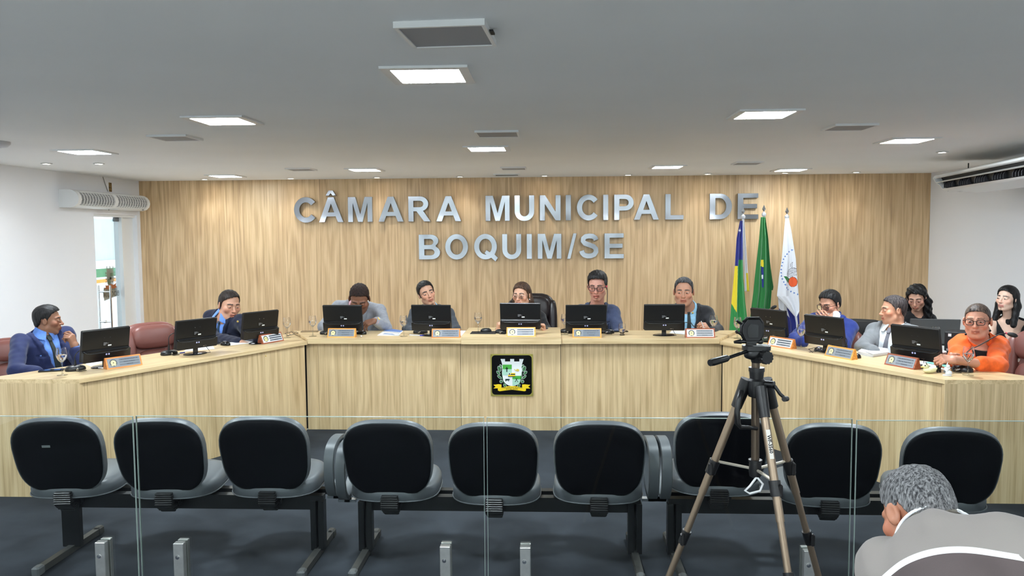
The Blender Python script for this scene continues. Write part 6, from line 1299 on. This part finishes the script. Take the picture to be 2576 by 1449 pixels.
def watch(i):
    def fn(root, org, c):
        d = nrm_(c['el'][i]-c['wr'][i]); q = c['wr'][i]+d*.018; T = Matrix.Translation(Vector(q)) @ Vector((0, 0, 1)).rotation_difference(Vector(d)).to_matrix().to_4x4()
        w = bpy.data.objects.new('wrist_watch', None); COL.objects.link(w); w.parent = root
        off(MB().lathe([(.031, -.009), (.034, -.009), (.034, .009), (.031, .009)], 20, T=T).build('strap', M['gold'], w, 50), org)
        f = nrm_(np.cross(d, np.cross(V3((-.1, -.85, .5)), d))); off(MB().cone(q+f*.031, q+f*.041, .019, .018, 18).build('watch_case', M['gold'], w, 40), org); off(MB().cone(q+f*.041, q+f*.0415, .014, .014, 18).build('dial', M['paper'], w), org)
    return fn
def pin(px, py, Y, m):
    def fn(root, org, c): v = at(px, py, Y); off(MB().ellip(v, (.010, .005, .010), 10, 6).build('lapel_pin', m, root, 60), org)
    return fn
def pen_in(px0, py0, Y0, px1, py1, Y1):
    def fn(root, org, c): pen(at(px0, py0, Y0), at(px1, py1, Y1), BLU, 'blue pen held in the hand of the man in the black suit')
    return fn
def earring(root, org, c):
    for sx in (-1, 1): off(MB().ellip(c['toW']((sx*.082, .004, -.042)), (.005, .005, .006), 8, 6).build('earring', M['paper'], root, 60), org)
def necklace(root, org, c):
    pts = [c['NB']+c['v']*(.006-.028*max(0, math.cos(t)))+(c['u']*math.sin(t)+c['w']*math.cos(t))*(c['nr']+.011) for t in np.linspace(-1.9, 1.9, 20)]; off(MB().tube(pts, .0028, 6).build('necklace', M['gold'], root, 180), org)
def buttons(root, org, c):
    for px, py in ((2429.5, 841), (2490.5, 832)): v = at(px, py, 5.575); off(MB().ellip(v, (.0085, .006, .008), 10, 6).build('button', M['black_gloss'], root, 60), org)
# viewer-left limbs first, viewer-right second; every joint is (px, py, distance)
person('man in navy suit, blue shirt and dark tie with fingers at his mouth, far left', dict(head=(121, 806, 70, 6.05, 80, 2, 0), skin=(150, 106, 82), hair='short', hairm=HBLK, hairt=.014, hairtop=.010, sidet=.004, fat=.004, nose=1.08, eye=.7, gaze=(.5, .1), beard=.12, neck=.060,
    sh=[(50, 858, 5.86), (168, 856, 6.20)], el=[(40, 932, 5.62), (208, 925, 5.95)], wr=[(105, 938, 5.60), (187, 872, 5.95)], fatw=1.05, hands=(None, dict(dir=(-.20, -.12, .95), palm=(-.95, .1, -.15), thumb=-1, curl=[(38, 48, 18), (62, 72, 40), (66, 76, 42), (70, 78, 42)], tdir=(-.75, -.35, .45))),
    cloth=dict(kind='suit', jacket=NAVY, shirt=SBLUE, tie=TDARK, apex=-.36, slope=.17, sleeve=.80)))
person('smiling man in dark blue suit with blue shirt leaning over papers, left wing', dict(head=(577, 768, 71, 7.2, 24, 10, 4), skin=(196, 148, 122), hair='short', hairm=HDK, hairt=.009, hairtop=.006, part=1, fat=.008, smile=1.0, open=.4, eye=.35, neck=.064, browc=(50, 36, 30),
    sh=[(532, 806, 7.32), (606, 806, 7.14)], el=[(538, 850, 7.10), (628, 846, 7.0)], wr=[(606, 862, 6.82), (650, 852, 6.8)], fatw=1.15, back=.15, hands=(dict(dir=(.95, -.1, -.12), palm=(0, 0, -1), thumb=1, curl=(14, 18, 10)), None), extra=(pin(598, 809, 6.98, M['gold']),),
    cloth=dict(kind='suit', jacket=NAVY2, shirt=SBLUE, tie=TGREEN, apex=-.32, slope=.17, sleeve=.93)))
person('man in light grey blazer and pink shirt bending over his monitor', dict(head=(904, 752, 70, 7.52, -6, 34, 2), skin=(124, 84, 64), hair='short', hairm=hair_mat('hair_curly', (20, 13, 11), (58, 40, 34), .6, 160), hairt=.010, hairtop=.008, curl=.0015, fat=.008, eye=.3, nose=1.2, beard=.12, neck=.062,
    sh=[(850, 774, 7.85), (955, 782, 7.78)], el=[(814, 822, 7.62), (972, 826, 7.58)], wr=[(838, 838, 7.45), (944, 806, 7.36)], fatw=1.1, deep=1.1, back=.22, hands=(None, dict(dir=(-.80, -.30, -.25), palm=(-.1, .55, -.8), thumb=-1, curl=[(30, 30, 15), (38, 32, 15), (44, 34, 18), (48, 36, 20)])), extra=(watch(1),),
    cloth=dict(kind='suit', jacket=LGREY, shirt=SPINK, tie=None, open=.02, apex=-.34, slope=.18, sleeve=.84, trousers=NAVY2)))
person('man in charcoal suit with tilted head and faint smile', dict(head=(1073, 738, 59, 7.75, 14, -2, -17), skin=(200, 154, 128), hair='short', hairm=HBLK, hairt=.012, hairtop=.009, smile=.7, eye=.5, browt=.0058, gaze=(-.2, 0),
    sh=[(1046, 790, 7.84), (1126, 790, 7.84)], el=[(1027, 828, 7.72), (1145, 830, 7.72)], wr=[(1052, 845, 7.52), (1120, 845, 7.52)], cloth=dict(kind='suit', jacket=DGREY, shirt=SLBLUE, tie=TGREY, sleeve=.95)))
person('woman in black top with brown hair and rimless glasses at the podium', dict(head=(1312, 742, 60, 7.68, -22, 4, 0), skin=(206, 160, 134), hair='long', hairm=HBR, hairt=.012, hairtop=.004, len=.13, width=.026, fwd=.02, fem=1, fat=.005, eye=.55, gaze=(-.3, -.3), lips=(.80, .55, .55), neck=.048, mole=(.036, -.018), glasses=dict(m=M['chrome'], r=.0009, w=.044, h=.032),
    sh=[(1284, 800, 7.80), (1358, 798, 7.80)], el=[(1266, 838, 7.62), (1376, 836, 7.62)], wr=[(1253, 833, 7.36), (1369, 836, 7.36)], extra=(earring,), hands=(dict(dir=(.06, -.25, .95), palm=(.85, .25, 0), thumb=-1, curl=[(62, 70, 40), (68, 72, 42), (70, 74, 44), (72, 74, 44)], k=.92), dict(dir=(-.10, -.25, .95), palm=(-.85, -.35, 0), thumb=1, curl=[(62, 70, 40), (68, 72, 42), (70, 74, 44), (72, 74, 44)], k=.92)),
    cloth=dict(kind='top', m=BLK, sleeve=.84, neckv=-.02)))
person('man in blue-grey suit, dark shirt and red tie reading behind dark glasses', dict(head=(1503, 720, 69, 7.66, -8, 10, 0), skin=(200, 146, 128), hair='short', hairm=HBLK, hairt=.014, hairtop=.018, sidet=.004, eye=.25, open=.7, beard=.08, glasses=dict(m=mat('frame_plum', (36, 22, 34), .25), r=.0026, w=.050, h=.034),
    sh=[(1459, 784, 7.80), (1543, 786, 7.80)], el=[(1448, 838, 7.62), (1558, 840, 7.62)], wr=[(1478, 846, 7.38), (1540, 848, 7.38)], cloth=dict(kind='suit', jacket=BLGREY, shirt=SDARK, tie=TRED, sleeve=.95)))
person('stout man in black suit and pale blue shirt holding a pen', dict(head=(1720, 734, 68, 7.72, -2, 4, 0), skin=(196, 146, 120), hair='receding', hairm=HSALT, hairt=.009, hairtop=.006, fat=.008, smile=.5, eye=.5, gaze=(-.5, -.4), beard=.06, neck=.066, browc=(60, 48, 42),
    sh=[(1680, 782, 7.84), (1778, 790, 7.84)], el=[(1662, 832, 7.66), (1806, 832, 7.62)], wr=[(1684, 846, 7.42), (1786, 836, 7.34)], fatw=1.2, deep=1.1, hands=(None, dict(dir=(-.50, -.30, .75), palm=(-.75, .2, -.5), thumb=-1, curl=[(48, 58, 30), (62, 68, 36), (68, 72, 40), (72, 74, 40)], k=1.05)), extra=(pin(1742.5, 787, 7.64, M['gold']), pen_in(1764, 808, 7.20, 1776, 836, 7.26)),
    cloth=dict(kind='suit', jacket=BLACKS, shirt=SLBLUE, tie=TDARK, apex=-.34, slope=.19, sleeve=.86)))
person('man in bright blue suit and round dark glasses resting chin on hand', dict(head=(2087, 766, 66, 6.98, -36, 14, 0), skin=(194, 142, 116), hair='short', hairm=HSALT if False else HBLK, hairt=.013, hairtop=.012, eye=.3, fat=.003, glasses=dict(m=M['black_gloss'], r=.0022, w=.046, h=.040),
    sh=[(2049, 806, 7.06), (2138, 826, 6.84)], el=[(1998, 854, 6.72), (2122, 872, 6.62)], wr=[(2024, 862, 6.55), (2096, 816, 6.72)], hands=(None, dict(dir=(-.80, -.30, .62), palm=(.25, .90, .2), thumb=1, spread=.2, curl=[(16, 26, 14), (18, 28, 14), (20, 30, 16), (24, 32, 18)], tdir=(.35, .10, .9))),
    cloth=dict(kind='suit', jacket=ROYAL, shirt=SWHITE, tie=None, sleeve=.86)))
person('man in grey suit, white shirt and grey tie looking left in profile', dict(head=(2247, 780, 69, 6.46, -70, 3, 0), skin=(206, 152, 122), hair='short', hairm=HFADE, hairt=.008, hairtop=.008, sidet=.0025, eye=.4, fat=.006, beard=.05, neck=.062,
    sh=[(2200, 838, 6.58), (2298, 838, 6.34)], el=[(2168, 874, 6.36), (2330, 884, 6.24)], wr=[(2200, 884, 6.20), (2300, 895, 6.1)], fatw=1.05, back=.02, cloth=dict(kind='suit', jacket=MGREY, shirt=SWHITE, tie=TGREY, apex=-.38, slope=.17, sleeve=.93)))
person('woman in black with long dark curls and glasses looking down, rear table', dict(head=(2306, 750, 60, 7.45, -10, 20, -2), skin=(196, 150, 126), hair='long', hairm=HJET, hairt=.018, hairtop=.010, len=.30, width=.042, wave=.006, fwd=-.01, fem=1, eye=.25, neck=.047, glasses=dict(m=mat('frame_rose', (140, 96, 100), .3), r=.0012, w=.048, h=.036),
    sh=[(2272, 806, 7.52), (2338, 806, 7.52)], el=[(2262, 850, 7.4), (2352, 850, 7.4)], wr=[(2290, 868, 7.15), (2345, 868, 7.15)], cloth=dict(kind='top', m=BLK, neckv=-.005)))
person('woman in orange shirt and dark cat-eye glasses with folded hands', dict(head=(2459, 808, 85, 5.70, -8, 0, -2), skin=(204, 146, 120), hair='back', hairm=hair_mat('hair_slick', (26, 20, 18), (110, 92, 80), .3, 120), hairt=.006, hairtop=.002, fem=1, fat=.008, eye=.55, gaze=(-.1, 0), nose=1.1, neck=.056, bun=1, browc=(120, 84, 66), lips=(.88, .66, .62), glasses=dict(m=M['black_gloss'], r=.0022, w=.050, h=.036, cat=.12),
    sh=[(2415, 872, 5.80), (2512, 872, 5.74)], el=[(2406, 918, 5.62), (2508, 922, 5.46)], wr=[(2396, 902, 5.52), (2404, 906, 5.38)], fatw=1.25, deep=1.25, extra=(buttons,), hands=(dict(dir=(-.5, -.75, .15), palm=(.9, -.4, 0), thumb=-1, curl=[(66, 70, 40)]*4), dict(dir=(-.97, .05, .12), palm=(.1, .55, -.83), thumb=-1, spread=.2, curl=[(48, 62, 34), (52, 64, 34), (56, 66, 34), (58, 66, 34)])),
    cloth=dict(kind='open', m=ORNG, sleeve=.38, collar=True, apex=-.13, under=BLK, name='shirt', ainfl=.020, infl=.014, fold=.005, trousers=BLK)))
person('woman in black sleeveless dress with long black hair and gold necklace, right edge', dict(head=(2533, 752, 62, 6.9, -30, -4, 3), skin=(226, 190, 168), hair='long', hairm=HJET, hairt=.014, hairtop=.006, len=.24, width=.034, fwd=.0, fem=1, eye=.5, gaze=(-.5, -.2), neck=.044, lips=(.78, .50, .52), browt=.005, extra=(necklace, earring),
    sh=[(2494, 820, 6.98), (2584, 824, 6.92)], el=[(2488, 872, 6.86), (2592, 884, 6.75)], wr=[(2520, 890, 6.7), (2560, 895, 6.55)], cloth=dict(kind='dress', m=BLK, name='dress')))
b13 = at(2385, 1352, 1.80)
person('grey haired man in taupe and white polo bending forward, back to camera', dict(head=(2308, 1296, 222, 1.88, -163, 38, -8), abs=1, skin=(186, 128, 100), hair='short', hairm=HGR, hairt=.010, hairtop=.003, sidet=.006, fat=.006, eye=.5, neck=.062, vox=.0034,
    sh=[(2560, 1418, 1.60), (2232, 1428, 1.78)], el=[(2640, 1560, 1.75), (2228, 1580, 1.95)], wr=[(2560, 1640, 1.98), (2330, 1640, 2.05)], pelvis=(b13.x+.10, 1.42, .56), fatw=1.05, deep=1.05, legs=True, cloth=dict(kind='top', m=POLOS, stripe=.028, neckv=-.005, short=True, name='polo_shirt', infl=.012, ainfl=.016, fold=.004, collar=True, collarm=POLOC, tip=POLOW, cw=.020, trousers=NAVY2)))
print('person times', TIMES)
